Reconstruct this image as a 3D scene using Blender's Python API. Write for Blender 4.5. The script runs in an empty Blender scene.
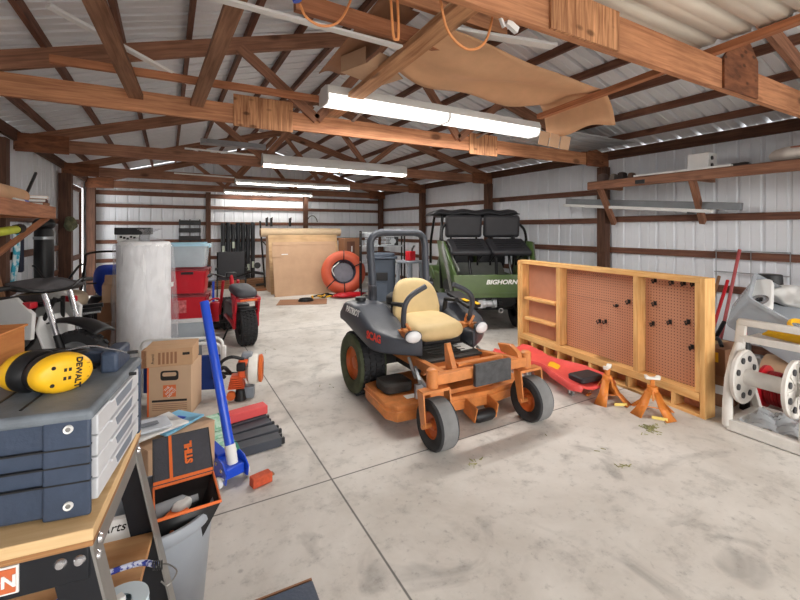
import bpy, bmesh, math, random
from mathutils import Vector, Matrix, Euler
rnd = random.Random(7)
SC = bpy.context.scene
COL = SC.collection
PI = math.pi
V = Vector

# ------------------------------------------------------------------ materials
def lin(c):
    c = c / 255.0
    return c / 12.92 if c <= 0.04045 else ((c + 0.055) / 1.055) ** 2.4
def rgb(t):
    return (lin(t[0]), lin(t[1]), lin(t[2]), 1.0)
MATS = {}
def pm(name, col, rough=0.5, metal=0.0, var=0.12, scale=9.0, bump=0.0, bscale=60.0, emit=None, estr=0.0,
       alpha=1.0, trans=0.0, coat=0.0, spec=None, col2=None, ior=1.45, thresh=None):
    """procedural principled material with a little mottling in its colour"""
    if name in MATS: return MATS[name]
    m = bpy.data.materials.new(name); m.use_nodes = True
    nt = m.node_tree; N = nt.nodes; L = nt.links
    b = N['Principled BSDF']
    b.inputs['Roughness'].default_value = rough
    b.inputs['Metallic'].default_value = metal
    b.inputs['Alpha'].default_value = alpha
    b.inputs['Transmission Weight'].default_value = trans
    b.inputs['Coat Weight'].default_value = coat
    b.inputs['IOR'].default_value = ior
    if spec is not None: b.inputs['Specular IOR Level'].default_value = spec
    tc = N.new('ShaderNodeTexCoord')
    nz = N.new('ShaderNodeTexNoise'); nz.inputs['Scale'].default_value = scale
    nz.inputs['Detail'].default_value = 5.0; nz.inputs['Roughness'].default_value = 0.6
    L.new(tc.outputs['Object'], nz.inputs['Vector'])
    rp = N.new('ShaderNodeValToRGB')
    c = rgb(col)
    if col2 is None:
        lo = tuple(max(0, x * (1 - var)) for x in c[:3]) + (1,)
        hi = tuple(min(1, x * (1 + var)) for x in c[:3]) + (1,)
    else:
        lo, hi = rgb(col2), c
    t0, t1 = thresh if thresh else (0.3, 0.7)
    rp.color_ramp.elements[0].position = t0; rp.color_ramp.elements[0].color = lo
    rp.color_ramp.elements[1].position = t1; rp.color_ramp.elements[1].color = hi
    L.new(nz.outputs['Fac'], rp.inputs['Fac'])
    L.new(rp.outputs['Color'], b.inputs['Base Color'])
    if bump > 0:
        n2 = N.new('ShaderNodeTexNoise'); n2.inputs['Scale'].default_value = bscale
        n2.inputs['Detail'].default_value = 3.0
        L.new(tc.outputs['Object'], n2.inputs['Vector'])
        bp = N.new('ShaderNodeBump'); bp.inputs['Strength'].default_value = bump
        bp.inputs['Distance'].default_value = 0.01
        L.new(n2.outputs['Fac'], bp.inputs['Height']); L.new(bp.outputs['Normal'], b.inputs['Normal'])
    if emit is not None:
        b.inputs['Emission Color'].default_value = rgb(emit)
        b.inputs['Emission Strength'].default_value = estr
    MATS[name] = m
    return m

def wood(name, c_hi, c_lo, rough=0.65, grain=1.0, knots=0.0, ring=26.0):
    """wood whose grain follows the UV u axis (u runs along every bar, in metres)"""
    if name in MATS: return MATS[name]
    m = bpy.data.materials.new(name); m.use_nodes = True
    nt = m.node_tree; N = nt.nodes; L = nt.links
    b = N['Principled BSDF']; b.inputs['Roughness'].default_value = rough
    b.inputs['Specular IOR Level'].default_value = 0.25
    uv = N.new('ShaderNodeUVMap')
    mp = N.new('ShaderNodeMapping'); mp.inputs['Scale'].default_value = (1.6 * grain, ring, 1)
    L.new(uv.outputs['UV'], mp.inputs['Vector'])
    nz = N.new('ShaderNodeTexNoise'); nz.inputs['Scale'].default_value = 1.5; nz.inputs['Detail'].default_value = 6
    nz.inputs['Roughness'].default_value = 0.62; nz.inputs['Distortion'].default_value = 0.5
    L.new(mp.outputs['Vector'], nz.inputs['Vector'])
    rp = N.new('ShaderNodeValToRGB')
    rp.color_ramp.elements[0].position = 0.32; rp.color_ramp.elements[0].color = rgb(c_lo)
    rp.color_ramp.elements[1].position = 0.66; rp.color_ramp.elements[1].color = rgb(c_hi)
    L.new(nz.outputs['Fac'], rp.inputs['Fac'])
    out = rp.outputs['Color']
    # slow blotches along the board
    n2 = N.new('ShaderNodeTexNoise'); n2.inputs['Scale'].default_value = 2.2; n2.inputs['Detail'].default_value = 3
    L.new(uv.outputs['UV'], n2.inputs['Vector'])
    mr = N.new('ShaderNodeMapRange'); mr.inputs['From Min'].default_value = 0.3; mr.inputs['From Max'].default_value = 0.7
    mr.inputs['To Min'].default_value = 0.78; mr.inputs['To Max'].default_value = 1.12
    L.new(n2.outputs['Fac'], mr.inputs['Value'])
    hs = N.new('ShaderNodeHueSaturation'); L.new(out, hs.inputs['Color']); L.new(mr.outputs['Result'], hs.inputs['Value'])
    out = hs.outputs['Color']
    if knots > 0:
        vo = N.new('ShaderNodeTexVoronoi'); vo.inputs['Scale'].default_value = knots
        m2 = N.new('ShaderNodeMapping'); m2.inputs['Scale'].default_value = (1.0, 2.0, 1)
        L.new(uv.outputs['UV'], m2.inputs['Vector']); L.new(m2.outputs['Vector'], vo.inputs['Vector'])
        kr = N.new('ShaderNodeValToRGB')
        kr.color_ramp.elements[0].position = 0.10; kr.color_ramp.elements[0].color = (0.25, 0.22, 0.2, 1)
        kr.color_ramp.elements[1].position = 0.2; kr.color_ramp.elements[1].color = (1, 1, 1, 1)
        L.new(vo.outputs['Distance'], kr.inputs['Fac'])
        mx = N.new('ShaderNodeMix'); mx.data_type = 'RGBA'; mx.blend_type = 'MULTIPLY'; mx.inputs[0].default_value = 0.8
        L.new(out, mx.inputs[6]); L.new(kr.outputs['Color'], mx.inputs[7]); out = mx.outputs[2]
    L.new(out, b.inputs['Base Color'])
    MATS[name] = m
    return m

def emission(name, col, s):
    if name in MATS: return MATS[name]
    m = bpy.data.materials.new(name); m.use_nodes = True
    b = m.node_tree.nodes['Principled BSDF']
    b.inputs['Base Color'].default_value = rgb((240, 240, 240))
    b.inputs['Emission Color'].default_value = rgb(col); b.inputs['Emission Strength'].default_value = s
    MATS[name] = m
    return m

# ------------------------------------------------------------------ mesh builder
class MB:
    def __init__(s):
        s.v = []; s.f = []; s.uv = []; s.mi = []; s.cur = 0
    def face(s, idx, uvs=None):
        s.f.append(tuple(idx)); s.uv.append(uvs); s.mi.append(s.cur)
    def add(s, vs, fs, uvs=None):
        o = len(s.v); s.v.extend([V(p) for p in vs])
        for k, f in enumerate(fs):
            s.face([o + i for i in f], uvs[k] if uvs else None)
        return s
    def bar(s, p0, p1, w, h, up=(0, 0, 1)):
        """square-section bar from p0 to p1; w across, h along 'up'"""
        p0, p1 = V(p0), V(p1); d = p1 - p0; ln = d.length
        if ln < 1e-6: return s
        d = d / ln; u = V(up)
        if abs(d.dot(u)) > 0.98: u = V((0, 1, 0)) if abs(d.y) < 0.9 else V((1, 0, 0))
        a = d.cross(u).normalized(); c = a.cross(d).normalized()
        vs = []
        for p in (p0, p1):
            for sa, sc in ((-1, -1), (1, -1), (1, 1), (-1, 1)):
                vs.append(p + a * (sa * w / 2) + c * (sc * h / 2))
        r0 = rnd.random() * 9; r1 = rnd.random() * 9
        fs = []; uvs = []
        for i, (dim) in enumerate((w, h, w, h)):
            j = (i + 1) % 4
            fs.append((i, j, 4 + j, 4 + i)); q = r1 + i * 0.37
            uvs.append(((r0, q), (r0, q + dim), (r0 + ln, q + dim), (r0 + ln, q)))
        fs += [(3, 2, 1, 0), (4, 5, 6, 7)]
        uvs += [((r0, r1), (r0, r1 + w), (r0 + .02, r1 + w), (r0 + .02, r1))] * 2
        return s.add(vs, fs, uvs)
    def box(s, c, size, rot=None, taper=None):
        """axis box, optional Euler rotation (radians) and taper (top scale x,y)"""
        x, y, z = (d / 2 for d in size)
        t = taper or (1, 1)
        vs = [(-x, -y, -z), (x, -y, -z), (x, y, -z), (-x, y, -z),
              (-x * t[0], -y * t[1], z), (x * t[0], -y * t[1], z), (x * t[0], y * t[1], z), (-x * t[0], y * t[1], z)]
        M = Euler(rot).to_matrix() if rot else Matrix.Identity(3)
        c = V(c)
        fs = [(0, 3, 2, 1), (4, 5, 6, 7), (0, 1, 5, 4), (1, 2, 6, 5), (2, 3, 7, 6), (3, 0, 4, 7)]
        r = rnd.random() * 5
        X, Y, Z = size
        def q(a, b2):   # u along the longer side
            if a >= b2: return ((r, r), (r + a, r), (r + a, r + b2), (r, r + b2))
            return ((r, r), (r, r + a), (r + b2, r + a), (r + b2, r))
        uvs = [q(Y, X), q(X, Y), q(X, Z), q(Y, Z), q(X, Z), q(Y, Z)]
        return s.add([c + M @ V(p) for p in vs], fs, uvs)
    def tube(s, pts, r, n=10, closed=False, caps=True):
        pts = [V(p) for p in pts]; m = len(pts)
        rs = r if isinstance(r, (list, tuple)) else [r] * m
        rings = []; prev = None
        for i, p in enumerate(pts):
            if closed: t = pts[(i + 1) % m] - pts[i - 1]
            elif i == 0: t = pts[1] - pts[0]
            elif i == m - 1: t = pts[-1] - pts[-2]
            else: t = (pts[i + 1] - p).normalized() + (p - pts[i - 1]).normalized()
            if t.length < 1e-9: t = V((0, 0, 1))
            t.normalize()
            if prev is None:
                a = t.cross(V((0, 0, 1)))
                if a.length < 1e-3: a = t.cross(V((1, 0, 0)))
            else:
                a = prev - t * prev.dot(t)
                if a.length < 1e-4: a = t.cross(V((0, 0, 1)))
                if a.length < 1e-4: a = t.cross(V((1, 0, 0)))
            a.normalize(); prev = a; b = t.cross(a)
            rings.append([p + a * (math.cos(2 * PI * k / n) * rs[i]) + b * (math.sin(2 * PI * k / n) * rs[i]) for k in range(n)])
        o = len(s.v)
        for g in rings: s.v.extend(g)
        seg = m if closed else m - 1
        acc = 0.0
        for i in range(seg):
            j = (i + 1) % m; dl = (pts[j] - pts[i]).length
            for k in range(n):
                l = (k + 1) % n
                s.face((o + i * n + k, o + i * n + l, o + j * n + l, o + j * n + k),
                       ((acc, k / n * .2), (acc, (k + 1) / n * .2), (acc + dl, (k + 1) / n * .2), (acc + dl, k / n * .2)))
            acc += dl
        if caps and not closed:
            s.face([o + k for k in range(n)][::-1]); s.face([o + (m - 1) * n + k for k in range(n)])
        return s
    def lathe(s, prof, c=(0, 0, 0), axis='Z', n=28, M=None, a0=0.0, a1=2 * PI):
        """prof: list of (r, h); swept about the axis through c"""
        full = abs(a1 - a0 - 2 * PI) < 1e-6
        cols = n if full else n + 1
        c = V(c); o = len(s.v); m = len(prof)
        for k in range(cols):
            a = a0 + (a1 - a0) * k / n; ca, sa = math.cos(a), math.sin(a)
            for r, h in prof:
                p = V((r * ca, r * sa, h))
                if axis == 'X': p = V((h, r * ca, r * sa))
                elif axis == 'Y': p = V((r * sa, h, r * ca))
                if M is not None: p = M @ p
                s.v.append(c + p)
        for k in range(n):
            l = (k + 1) % cols
            for i in range(m - 1):
                s.face((o + k * m + i, o + l * m + i, o + l * m + i + 1, o + k * m + i + 1))
        return s
    def prism(s, poly, t0, t1, plane='XZ', M=None, c=(0, 0, 0)):
        """poly in a plane, extruded from t0 to t1 along the third axis"""
        def P(a, b, t):
            p = V((a, t, b)) if plane == 'XZ' else V((a, b, t)) if plane == 'XY' else V((t, a, b))
            if M is not None: p = M @ p
            return p + V(c)
        n = len(poly); o = len(s.v)
        s.v.extend([P(a, b, t0) for a, b in poly]); s.v.extend([P(a, b, t1) for a, b in poly])
        s.face([o + i for i in range(n)][::-1], [(a, b) for a, b in poly][::-1])
        s.face([o + n + i for i in range(n)], [(a, b) for a, b in poly])
        for i in range(n):
            j = (i + 1) % n
            s.face((o + i, o + j, o + n + j, o + n + i))
        return s
    def sphere(s, c, r, n=16, m=10, M=None):
        rr = (r, r, r) if not isinstance(r, (tuple, list)) else r
        prof = [(math.sin(PI * i / m), -math.cos(PI * i / m)) for i in range(m + 1)]
        c = V(c); o = len(s.v)
        for k in range(n):
            a = 2 * PI * k / n
            for q, h in prof:
                p = V((q * math.cos(a) * rr[0], q * math.sin(a) * rr[1], h * rr[2]))
                s.v.append(c + (M @ p if M is not None else p))
        w = m + 1
        for k in range(n):
            l = (k + 1) % n
            for i in range(m): s.face((o + k * w + i, o + l * w + i, o + l * w + i + 1, o + k * w + i + 1))
        return s
    def grid(s, fn, nu, nv, closeu=False):
        o = len(s.v); cu = nu if closeu else nu + 1
        for i in range(cu):
            for j in range(nv + 1): s.v.append(V(fn(i / nu, j / nv)))
        w = nv + 1
        for i in range(nu):
            k = (i + 1) % cu
            for j in range(nv):
                s.face((o + i * w + j, o + k * w + j, o + k * w + j + 1, o + i * w + j + 1),
                       ((i / nu, j / nv), ((i + 1) / nu, j / nv), ((i + 1) / nu, (j + 1) / nv), (i / nu, (j + 1) / nv)))
        return s
    def build(s, name, mat, parent=None, bevel=0.0, seg=2, loc=(0, 0, 0), rot=(0, 0, 0), thick=0.0, sub=0, sharp=38, fix=True):
        me = bpy.data.meshes.new(name)
        me.from_pydata([tuple(p) for p in s.v], [], s.f)
        for m_ in (mat if isinstance(mat, (list, tuple)) else [mat]): me.materials.append(m_)
        for p, k in zip(me.polygons, s.mi): p.material_index = k
        lay = me.uv_layers.new(name='UVMap')
        for p, u in zip(me.polygons, s.uv):
            if u is None:
                nrm = p.normal; ax = max(range(3), key=lambda q: abs(nrm[q]))
                for li in p.loop_indices:
                    co = me.vertices[me.loops[li].vertex_index].co
                    lay.data[li].uv = (co[(ax + 1) % 3], co[(ax + 2) % 3])
            else:
                for li, t in zip(p.loop_indices, u): lay.data[li].uv = t
        if fix:
            bm = bmesh.new(); bm.from_mesh(me)
            bmesh.ops.remove_doubles(bm, verts=bm.verts, dist=1e-6)
            bmesh.ops.recalc_face_normals(bm, faces=bm.faces)
            bm.to_mesh(me); bm.free()
        for p in me.polygons: p.use_smooth = True
        me.set_sharp_from_angle(angle=math.radians(sharp))
        o = bpy.data.objects.new(name, me); COL.objects.link(o)
        o.location = loc; o.rotation_euler = rot
        if parent is not None: o.parent = parent
        if thick:
            md = o.modifiers.new('thick', 'SOLIDIFY'); md.thickness = thick; md.offset = 0
        if bevel:
            md = o.modifiers.new('bev', 'BEVEL'); md.width = bevel; md.segments = seg
            md.limit_method = 'ANGLE'; md.angle_limit = math.radians(40)
        if sub:
            md = o.modifiers.new('sub', 'SUBSURF'); md.levels = sub; md.render_levels = sub
        return o

def tag(o, label=None, cat=None, group=None, kind=None):
    if label: o['label'] = label
    if cat: o['category'] = cat
    if group: o['group'] = group
    if kind: o['kind'] = kind
    return o
def thing(name, label, cat, loc=(0, 0, 0), rz=0.0, group=None, rot=None):
    o = bpy.data.objects.new(name, None); COL.objects.link(o)
    o.empty_display_size = 0.1
    o.location = loc; o.rotation_euler = rot if rot else (0, 0, rz)
    return tag(o, label, cat, group)
def copy_tree(o, parent=None, loc=None, rot=None, label=None):
    c = o.copy(); COL.objects.link(c)
    if parent is not None: c.parent = parent
    if loc is not None: c.location = loc
    if rot is not None: c.rotation_euler = rot
    if label: c['label'] = label
    for ch in [x for x in bpy.data.objects if x.parent == o]: copy_tree(ch, c)
    return c
def text(name, s, size, loc, rot, mat, parent=None, ext=0.001, sx=1.0, shear=0.0, align='CENTER', bold=0.0):
    cu = bpy.data.curves.new(name + '_curve', 'FONT'); cu.body = s; cu.size = size; cu.extrude = ext
    cu.align_x = align; cu.align_y = 'CENTER'; cu.shear = shear; cu.offset = bold; cu.resolution_u = 3
    t = bpy.data.objects.new(name + '_curve', cu); COL.objects.link(t)
    me = bpy.data.meshes.new_from_object(t)
    bpy.data.objects.remove(t); bpy.data.curves.remove(cu)
    for v in me.vertices: v.co.x *= sx
    me.materials.clear(); me.materials.append(mat); me.name = name
    o = bpy.data.objects.new(name, me); COL.objects.link(o)
    o.location = loc; o.rotation_euler = rot
    if parent is not None: o.parent = parent
    return o
def arc(c, r, a0, a1, n, plane='XY', r2=None):
    r2 = r if r2 is None else r2; out = []
    for i in range(n + 1):
        a = a0 + (a1 - a0) * i / n; x, y = r * math.cos(a), r2 * math.sin(a)
        out.append((c[0] + x, c[1] + y, c[2]) if plane == 'XY' else (c[0] + x, c[1], c[2] + y) if plane == 'XZ' else (c[0], c[1] + x, c[2] + y))
    return out
def spline(pts, n=8):
    """Catmull-Rom through the points"""
    P = [V(p) for p in pts]; P = [P[0] * 2 - P[1]] + P + [P[-1] * 2 - P[-2]]; out = []
    for i in range(1, len(P) - 2):
        for k in range(n):
            t = k / n; a, b, c, d = P[i - 1], P[i], P[i + 1], P[i + 2]
            out.append(0.5 * ((2 * b) + (c - a) * t + (2 * a - 5 * b + 4 * c - d) * t * t + (3 * b - a - 3 * c + d) * t ** 3))
    out.append(P[-2]); return out
def rrect(w, h, r, n=4):
    """rounded rectangle outline centred on 0"""
    out = []
    for cx, cy, a in ((w / 2 - r, h / 2 - r, 0), (-w / 2 + r, h / 2 - r, PI / 2), (-w / 2 + r, -h / 2 + r, PI), (w / 2 - r, -h / 2 + r, 1.5 * PI)):
        for i in range(n + 1):
            t = a + PI / 2 * i / n; out.append((cx + r * math.cos(t), cy + r * math.sin(t)))
    return out

# ------------------------------------------------------------------ camera (eye height 1.45 m, level, shifted down)
CAMH = 1.45
cam_d = bpy.data.cameras.new('camera'); cam = bpy.data.objects.new('camera', cam_d); COL.objects.link(cam)
cam.location = (0, 0, CAMH); YAW = 0.51181
cam.rotation_euler = (PI / 2, 0, -YAW)
cam_d.sensor_width = 36.0; cam_d.lens = 36.0 * 413 / 800; cam_d.shift_y = -(300 - 229.5) / 800.0
cam_d.clip_start = 0.05; cam_d.clip_end = 200
SC.camera = cam
SC.view_settings.view_transform = 'Standard'; SC.view_settings.look = 'None'
SC.view_settings.gamma = 1.0; SC.view_settings.exposure = 0.28

# common materials
M_tie = wood('truss_timber', (206, 148, 108), (160, 106, 76), knots=2.2)
M_tie2 = wood('dim_truss_timber', (170, 122, 96), (122, 84, 66), knots=2.2)  # unlit tone of the same timber, put into the colour
M_girt = wood('girt_timber', (132, 92, 74), (94, 62, 52), knots=2.0)
M_post = wood('post_timber', (108, 76, 60), (74, 50, 40))
M_osb = wood('gusset_plywood', (216, 160, 116), (132, 84, 56), grain=24.0, knots=5.0, ring=2.0)
M_osb2 = wood('dark_gusset_plywood', (150, 96, 66), (96, 58, 40), grain=2.0, knots=6.0, ring=14)
M_batten = wood('batten_timber', (190, 128, 92), (146, 92, 62))
M_pine = wood('new_pine', (242, 198, 134), (216, 158, 94), knots=1.3, ring=18)
M_white = pm('white_paint', (228, 228, 226), 0.45, var=0.03)
M_black = pm('black_plastic', (28, 28, 30), 0.45, var=0.15)
M_blackm = pm('black_metal', (24, 24, 26), 0.35, metal=0.3, var=0.15)
M_rub = pm('tyre_rubber', (48, 48, 50), 0.8, var=0.25, bump=0.2)
M_chrome = pm('bright_steel', (205, 205, 208), 0.25, metal=0.9, var=0.06)
M_galv = pm('galvanised_steel', (170, 174, 178), 0.4, metal=0.7, var=0.1)
M_card = pm('corrugated_cardboard', (194, 160, 130), 0.85, var=0.07, scale=4)
M_cardd = pm('dark_cardboard', (150, 108, 80), 0.85, var=0.09, scale=4)
M_kraft = pm('kraft_paper', (212, 168, 130), 0.8, var=0.12, scale=3, bump=0.15, bscale=8)
M_grey = pm('grey_plastic', (128, 134, 142), 0.45, var=0.06)
M_ink = pm('black_print', (40, 36, 34), 0.8, var=0.0)
M_whiteink = pm('white_print', (235, 235, 232), 0.7, var=0.0)
M_red = pm('red_plastic', (196, 28, 40), 0.35, var=0.08)
M_orange = pm('orange_enamel', (208, 132, 74), 0.38, var=0.16, scale=14, coat=0.2)
M_blue = pm('blue_enamel', (28, 78, 206), 0.3, var=0.06, coat=0.3)
M_yellow = pm('yellow_plastic', (246, 190, 34), 0.35, var=0.04)
# ================================================================== the shell
XL, XR, YB, YF = -1.56, 5.76, 11.4, -3.8      # inner faces of the girts; open front behind the camera
XC = 2.10; SL = 0.285; ZT = 2.39              # ridge line, roof slope, underside of the tie beams
def chord_top(x): return 2.55 + SL * (min(x - XL, XR - x))
def roof_z(x): return chord_top(x) + 0.082
M_wall = pm('white_wall_sheet', (232, 236, 242), 0.42, var=0.05, scale=1.3)
M_roof = pm('galvalume_roof_sheet', (224, 226, 230), 0.38, metal=0.0, var=0.07, scale=1.1)

# concrete floor with sawn joints, mottling and scuffs
def concrete():
    m = bpy.data.materials.new('concrete'); m.use_nodes = True
    nt = m.node_tree; N = nt.nodes; L = nt.links; b = N['Principled BSDF']
    tc = N.new('ShaderNodeTexCoord'); P = tc.outputs['Object']
    def noise(s, d=6, r=0.6, dist=0.0):
        n = N.new('ShaderNodeTexNoise'); n.inputs['Scale'].default_value = s; n.inputs['Detail'].default_value = d
        n.inputs['Roughness'].default_value = r; n.inputs['Distortion'].default_value = dist
        L.new(P, n.inputs['Vector']); return n.outputs['Fac']
    def ramp(src, stops):
        r = N.new('ShaderNodeValToRGB'); L.new(src, r.inputs['Fac'])
        r.color_ramp.elements[0].position = stops[0][0]; r.color_ramp.elements[0].color = stops[0][1]
        r.color_ramp.elements[1].position = stops[-1][0]; r.color_ramp.elements[1].color = stops[-1][1]
        for p_, c_ in stops[1:-1]:
            e = r.color_ramp.elements.new(p_); e.color = c_
        return r.outputs['Color']
    def mul(a, c, f=1.0):
        x = N.new('ShaderNodeMix'); x.data_type = 'RGBA'; x.blend_type = 'MULTIPLY'; x.inputs[0].default_value = f
        L.new(a, x.inputs[6]); L.new(c, x.inputs[7]); return x.outputs[2]
    g = lambda v: (v, v, v, 1)
    base = ramp(noise(0.9, 8, 0.62, 0.4), [(0.3, rgb((184, 177, 168))), (0.5, rgb((208, 203, 196))), (0.66, rgb((222, 218, 212)))])
    base = mul(base, ramp(noise(5.5, 8, 0.7), [(0.32, g(0.70)), (0.48, g(0.97)), (0.7, g(1.0))]), 0.9)
    base = mul(base, ramp(noise(22, 5, 0.7), [(0.30, g(0.72)), (0.42, g(1.0)), (0.8, g(1.0))]), 0.7)
    base = mul(base, ramp(noise(2.4, 4, 0.5, 1.2), [(0.28, g(0.6)), (0.40, g(1.0)), (0.8, g(1.0))]), 0.75)
    vo = N.new('ShaderNodeTexVoronoi'); vo.inputs['Scale'].default_value = 5.0; vo.inputs['Randomness'].default_value = 1.0
    L.new(P, vo.inputs['Vector'])
    base = mul(base, ramp(vo.outputs['Distance'], [(0.03, g(0.45)), (0.07, g(1.0)), (1.0, g(1.0))]), 0.55)
    # joints: at given x and y, slightly wandering
    sp = N.new('ShaderNodeSeparateXYZ'); L.new(P, sp.inputs[0])
    fac = None
    def joint(sock, at, skew_sock=None, skew=0.0):
        a = N.new('ShaderNodeMath'); a.operation = 'SUBTRACT'; L.new(sock, a.inputs[0]); a.inputs[1].default_value = at
        o = a.outputs[0]
        if skew_sock is not None:
            k = N.new('ShaderNodeMath'); k.operation = 'MULTIPLY_ADD'; L.new(skew_sock, k.inputs[0]); k.inputs[1].default_value = skew
            L.new(o, k.inputs[2]); o = k.outputs[0]
        c = N.new('ShaderNodeMath'); c.operation = 'ABSOLUTE'; L.new(o, c.inputs[0])
        d = N.new('ShaderNodeMapRange'); d.inputs['From Min'].default_value = 0.003; d.inputs['From Max'].default_value = 0.007
        L.new(c.outputs[0], d.inputs['Value']); return d.outputs['Result']
    for o in [joint(sp.outputs['X'], JX0, sp.outputs['Y'], -JSX), joint(sp.outputs['Y'], JY0, sp.outputs['X'], -JSY), joint(sp.outputs['Y'], JY0 + 3.7)]:
        if fac is None: fac = o
        else:
            k = N.new('ShaderNodeMath'); k.operation = 'MULTIPLY'; L.new(fac, k.inputs[0]); L.new(o, k.inputs[1]); fac = k.outputs[0]
    base = mul(base, ramp(fac, [(0.0, g(0.26)), (1.0, g(1.0))]))
    L.new(base, b.inputs['Base Color']); b.inputs['Roughness'].default_value = 0.62
    b.inputs['Specular IOR Level'].default_value = 0.35
    bp = N.new('ShaderNodeBump'); bp.inputs['Strength'].default_value = 0.08; bp.inputs['Distance'].default_value = 0.01
    L.new(noise(35, 4), bp.inputs['Height']); L.new(bp.outputs['Normal'], b.inputs['Normal'])
    return m
JX0, JSX, JY0, JSY = 0.829, 0.0, 2.284, 0.0
M_conc = concrete()
b = MB().box((2.1, 3.6, -0.06), (7.9, 16.4, 0.12)); tag(b.build('floor', M_conc), kind='structure')
b = MB().box((2.1, -14, -0.1), (60, 18.7, 0.1)); tag(b.build('bounce_ground', pm('bounce_ground_tan', (176, 168, 156), 0.9)), kind='structure')  # unseen ground before the open front, added to bounce daylight inside

def rib_profile(L0, L1, pitch=0.229, deep=0.019):
    """(distance, depth) outline of ribbed sheet: flat pans with narrow raised ribs"""
    out = [(L0, 0.0)]; s = L0 + pitch / 2
    while s + 0.03 < L1:
        out += [(s - 0.024, 0), (s - 0.011, deep), (s + 0.011, deep), (s + 0.024, 0),
                (s + pitch / 2 - 0.012, 0), (s + pitch / 2, 0.004), (s + pitch / 2 + 0.012, 0)]
        s += pitch
    out = [p for p in out if p[0] <= L1]; out.append((L1, 0)); return out
def sheet(name, fn, prof, rows, mat):
    """fn(s, depth, t) -> point; t in rows"""
    b = MB(); o = 0; m = len(rows)
    for s_, d in prof:
        for t in rows: b.v.append(V(fn(s_, d, t)))
    for i in range(len(prof) - 1):
        for j in range(m - 1): b.face((i * m + j, (i + 1) * m + j, (i + 1) * m + j + 1, i * m + j + 1))
    return tag(b.build(name, mat, thick=0.0, sharp=15), kind='structure')
sheet('wall_right', lambda s, d, t: (XR + 0.04 + d, s, t), rib_profile(YF, YB + 0.06), [0, 2.60], M_wall)
sheet('wall_left', lambda s, d, t: (XL - 0.04 - d, s, t), rib_profile(YF, 8.84), [0, 2.60], M_wall)
sheet('wall_left', lambda s, d, t: (XL - 0.04 - d, s, t), rib_profile(8.84, 11.12), [2.33, 2.60], M_wall)
sheet('wall_left', lambda s, d, t: (XL - 0.04 - d, s, t), rib_profile(11.12, YB + 0.06), [0, 2.60], M_wall)
b = MB(); pf = rib_profile(XL - 0.05, XR + 0.05)
for s_, d in pf:
    b.v.append(V((s_, YB + 0.045 + d, 0))); b.v.append(V((s_, YB + 0.045 + d, roof_z(s_) - 0.01)))
for i in range(len(pf) - 1): b.face((2 * i, 2 * i + 2, 2 * i + 3, 2 * i + 1))
tag(b.build('wall_back', M_wall, sharp=15), kind='structure')
# two roof slopes in ribbed sheet, ribs running down the slope; ribs stay open at the eaves
pf = rib_profile(YF - 0.3, YB + 0.35)
sheet('ceiling', lambda s, d, t: (t, s, 2.632 + SL * (t - XL) + d * 2.1), pf, [XL - 0.45, XC], M_roof)
sheet('ceiling', lambda s, d, t: (t, s, 2.632 + SL * (XR - t) + d * 2.1), pf, [XC, XR + 0.45], M_roof)

tn = 0
def trim(p0, p1, w, h, mat, up=(0, 0, 1)):
    global tn
    tn += 1
    return tag(MB().bar(p0, p1, w, h, up).build('trim_%d' % tn, mat), kind='structure')
# girts: three/four rows on each wall, end to end on the posts
POSTY = [-1.16, 1.37, 3.90, 6.45, 8.95]
edges = [YF, -1.16, 1.37, 3.90, 6.45, 8.95, YB]
for z in (0.10, 0.74, 1.15, 1.59):
    for y0, y1 in zip(edges, edges[1:]):
        zz = z + rnd.uniform(-.008, .008)
        trim((XR + 0.019, y0, zz), (XR + 0.019, y1, zz + rnd.uniform(-.006, .006)), 0.036, 0.084, M_girt)
        if y0 < 8: trim((XL - 0.019, y0, zz), (XL - 0.019, y1, zz), 0.036, 0.084, M_girt)
for y0, y1 in ((3.90, 6.45), (6.45, 8.95), (8.95, YB)):
    trim((XR + 0.019, y0, 2.02), (XR + 0.019, y1, 2.045), 0.036, 0.084, M_girt)
for z, hh in ((0.10, .1), (0.74, .084), (1.17, .084), (1.60, .084), (2.00, .08), (2.29, .10)):
    for x0, x1 in ((XL, 0.875), (0.875, 3.349), (3.349, XR)):
        trim((x0, YB + 0.02, z), (x1, YB + 0.02, z), 0.036, hh, M_girt)
# eave boards and purlins
trim((XR + 0.0, YF, 2.555), (XR + 0.0, YB, 2.555), 0.04, 0.13, M_post)
trim((XL - 0.0, YF, 2.555), (XL - 0.0, YB, 2.555), 0.04, 0.13, M_post)
for i in range(8):
    x = XL + 0.30 + i * 0.472
    z = chord_top(x) + 0.04
    trim((x, YF, z), (x, YB, z), 0.038, 0.078, M_girt)
    x = XR - 0.385 - i * 0.485
    if x < XC + .05: continue
    z = chord_top(x) + 0.04
    trim((x, YF, z), (x, YB, z), 0.038, 0.078, M_girt)
# posts (things: square timbers standing on the slab)
def post(x, y, label, s=0.13, top=2.5, m=M_post):
    b = MB().bar((0, 0, 0), (0, 0, top), s, s)
    return tag(b.build('timber_post', m, loc=(x, y, 0), bevel=0.004), label, 'post')
post(XR - 0.075, 1.37, 'dark timber post on the right wall nearest the camera, beside the shelf and hose reel', top=2.38)
post(XR - 0.075, 3.90, 'dark timber post on the right wall at the far end of the wall shelf', top=2.38)
post(XR - 0.075, 6.45, 'dark timber post on the right wall behind the utility vehicle canopy', top=2.38)
post(XR - 0.075, 8.95, 'dark timber post on the right wall just left of the utility vehicle', top=2.38)
post(XR - 0.075, YB - 0.075, 'dark timber corner post where the right and back walls meet', top=2.38)
post(0.875, YB - 0.06, 'thin dark timber post on the back wall behind the black mat rolls', s=0.11, top=2.38)
post(3.349, YB - 0.06, 'thin dark timber post on the back wall above the leaning cardboard', s=0.11, top=2.38)
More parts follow.
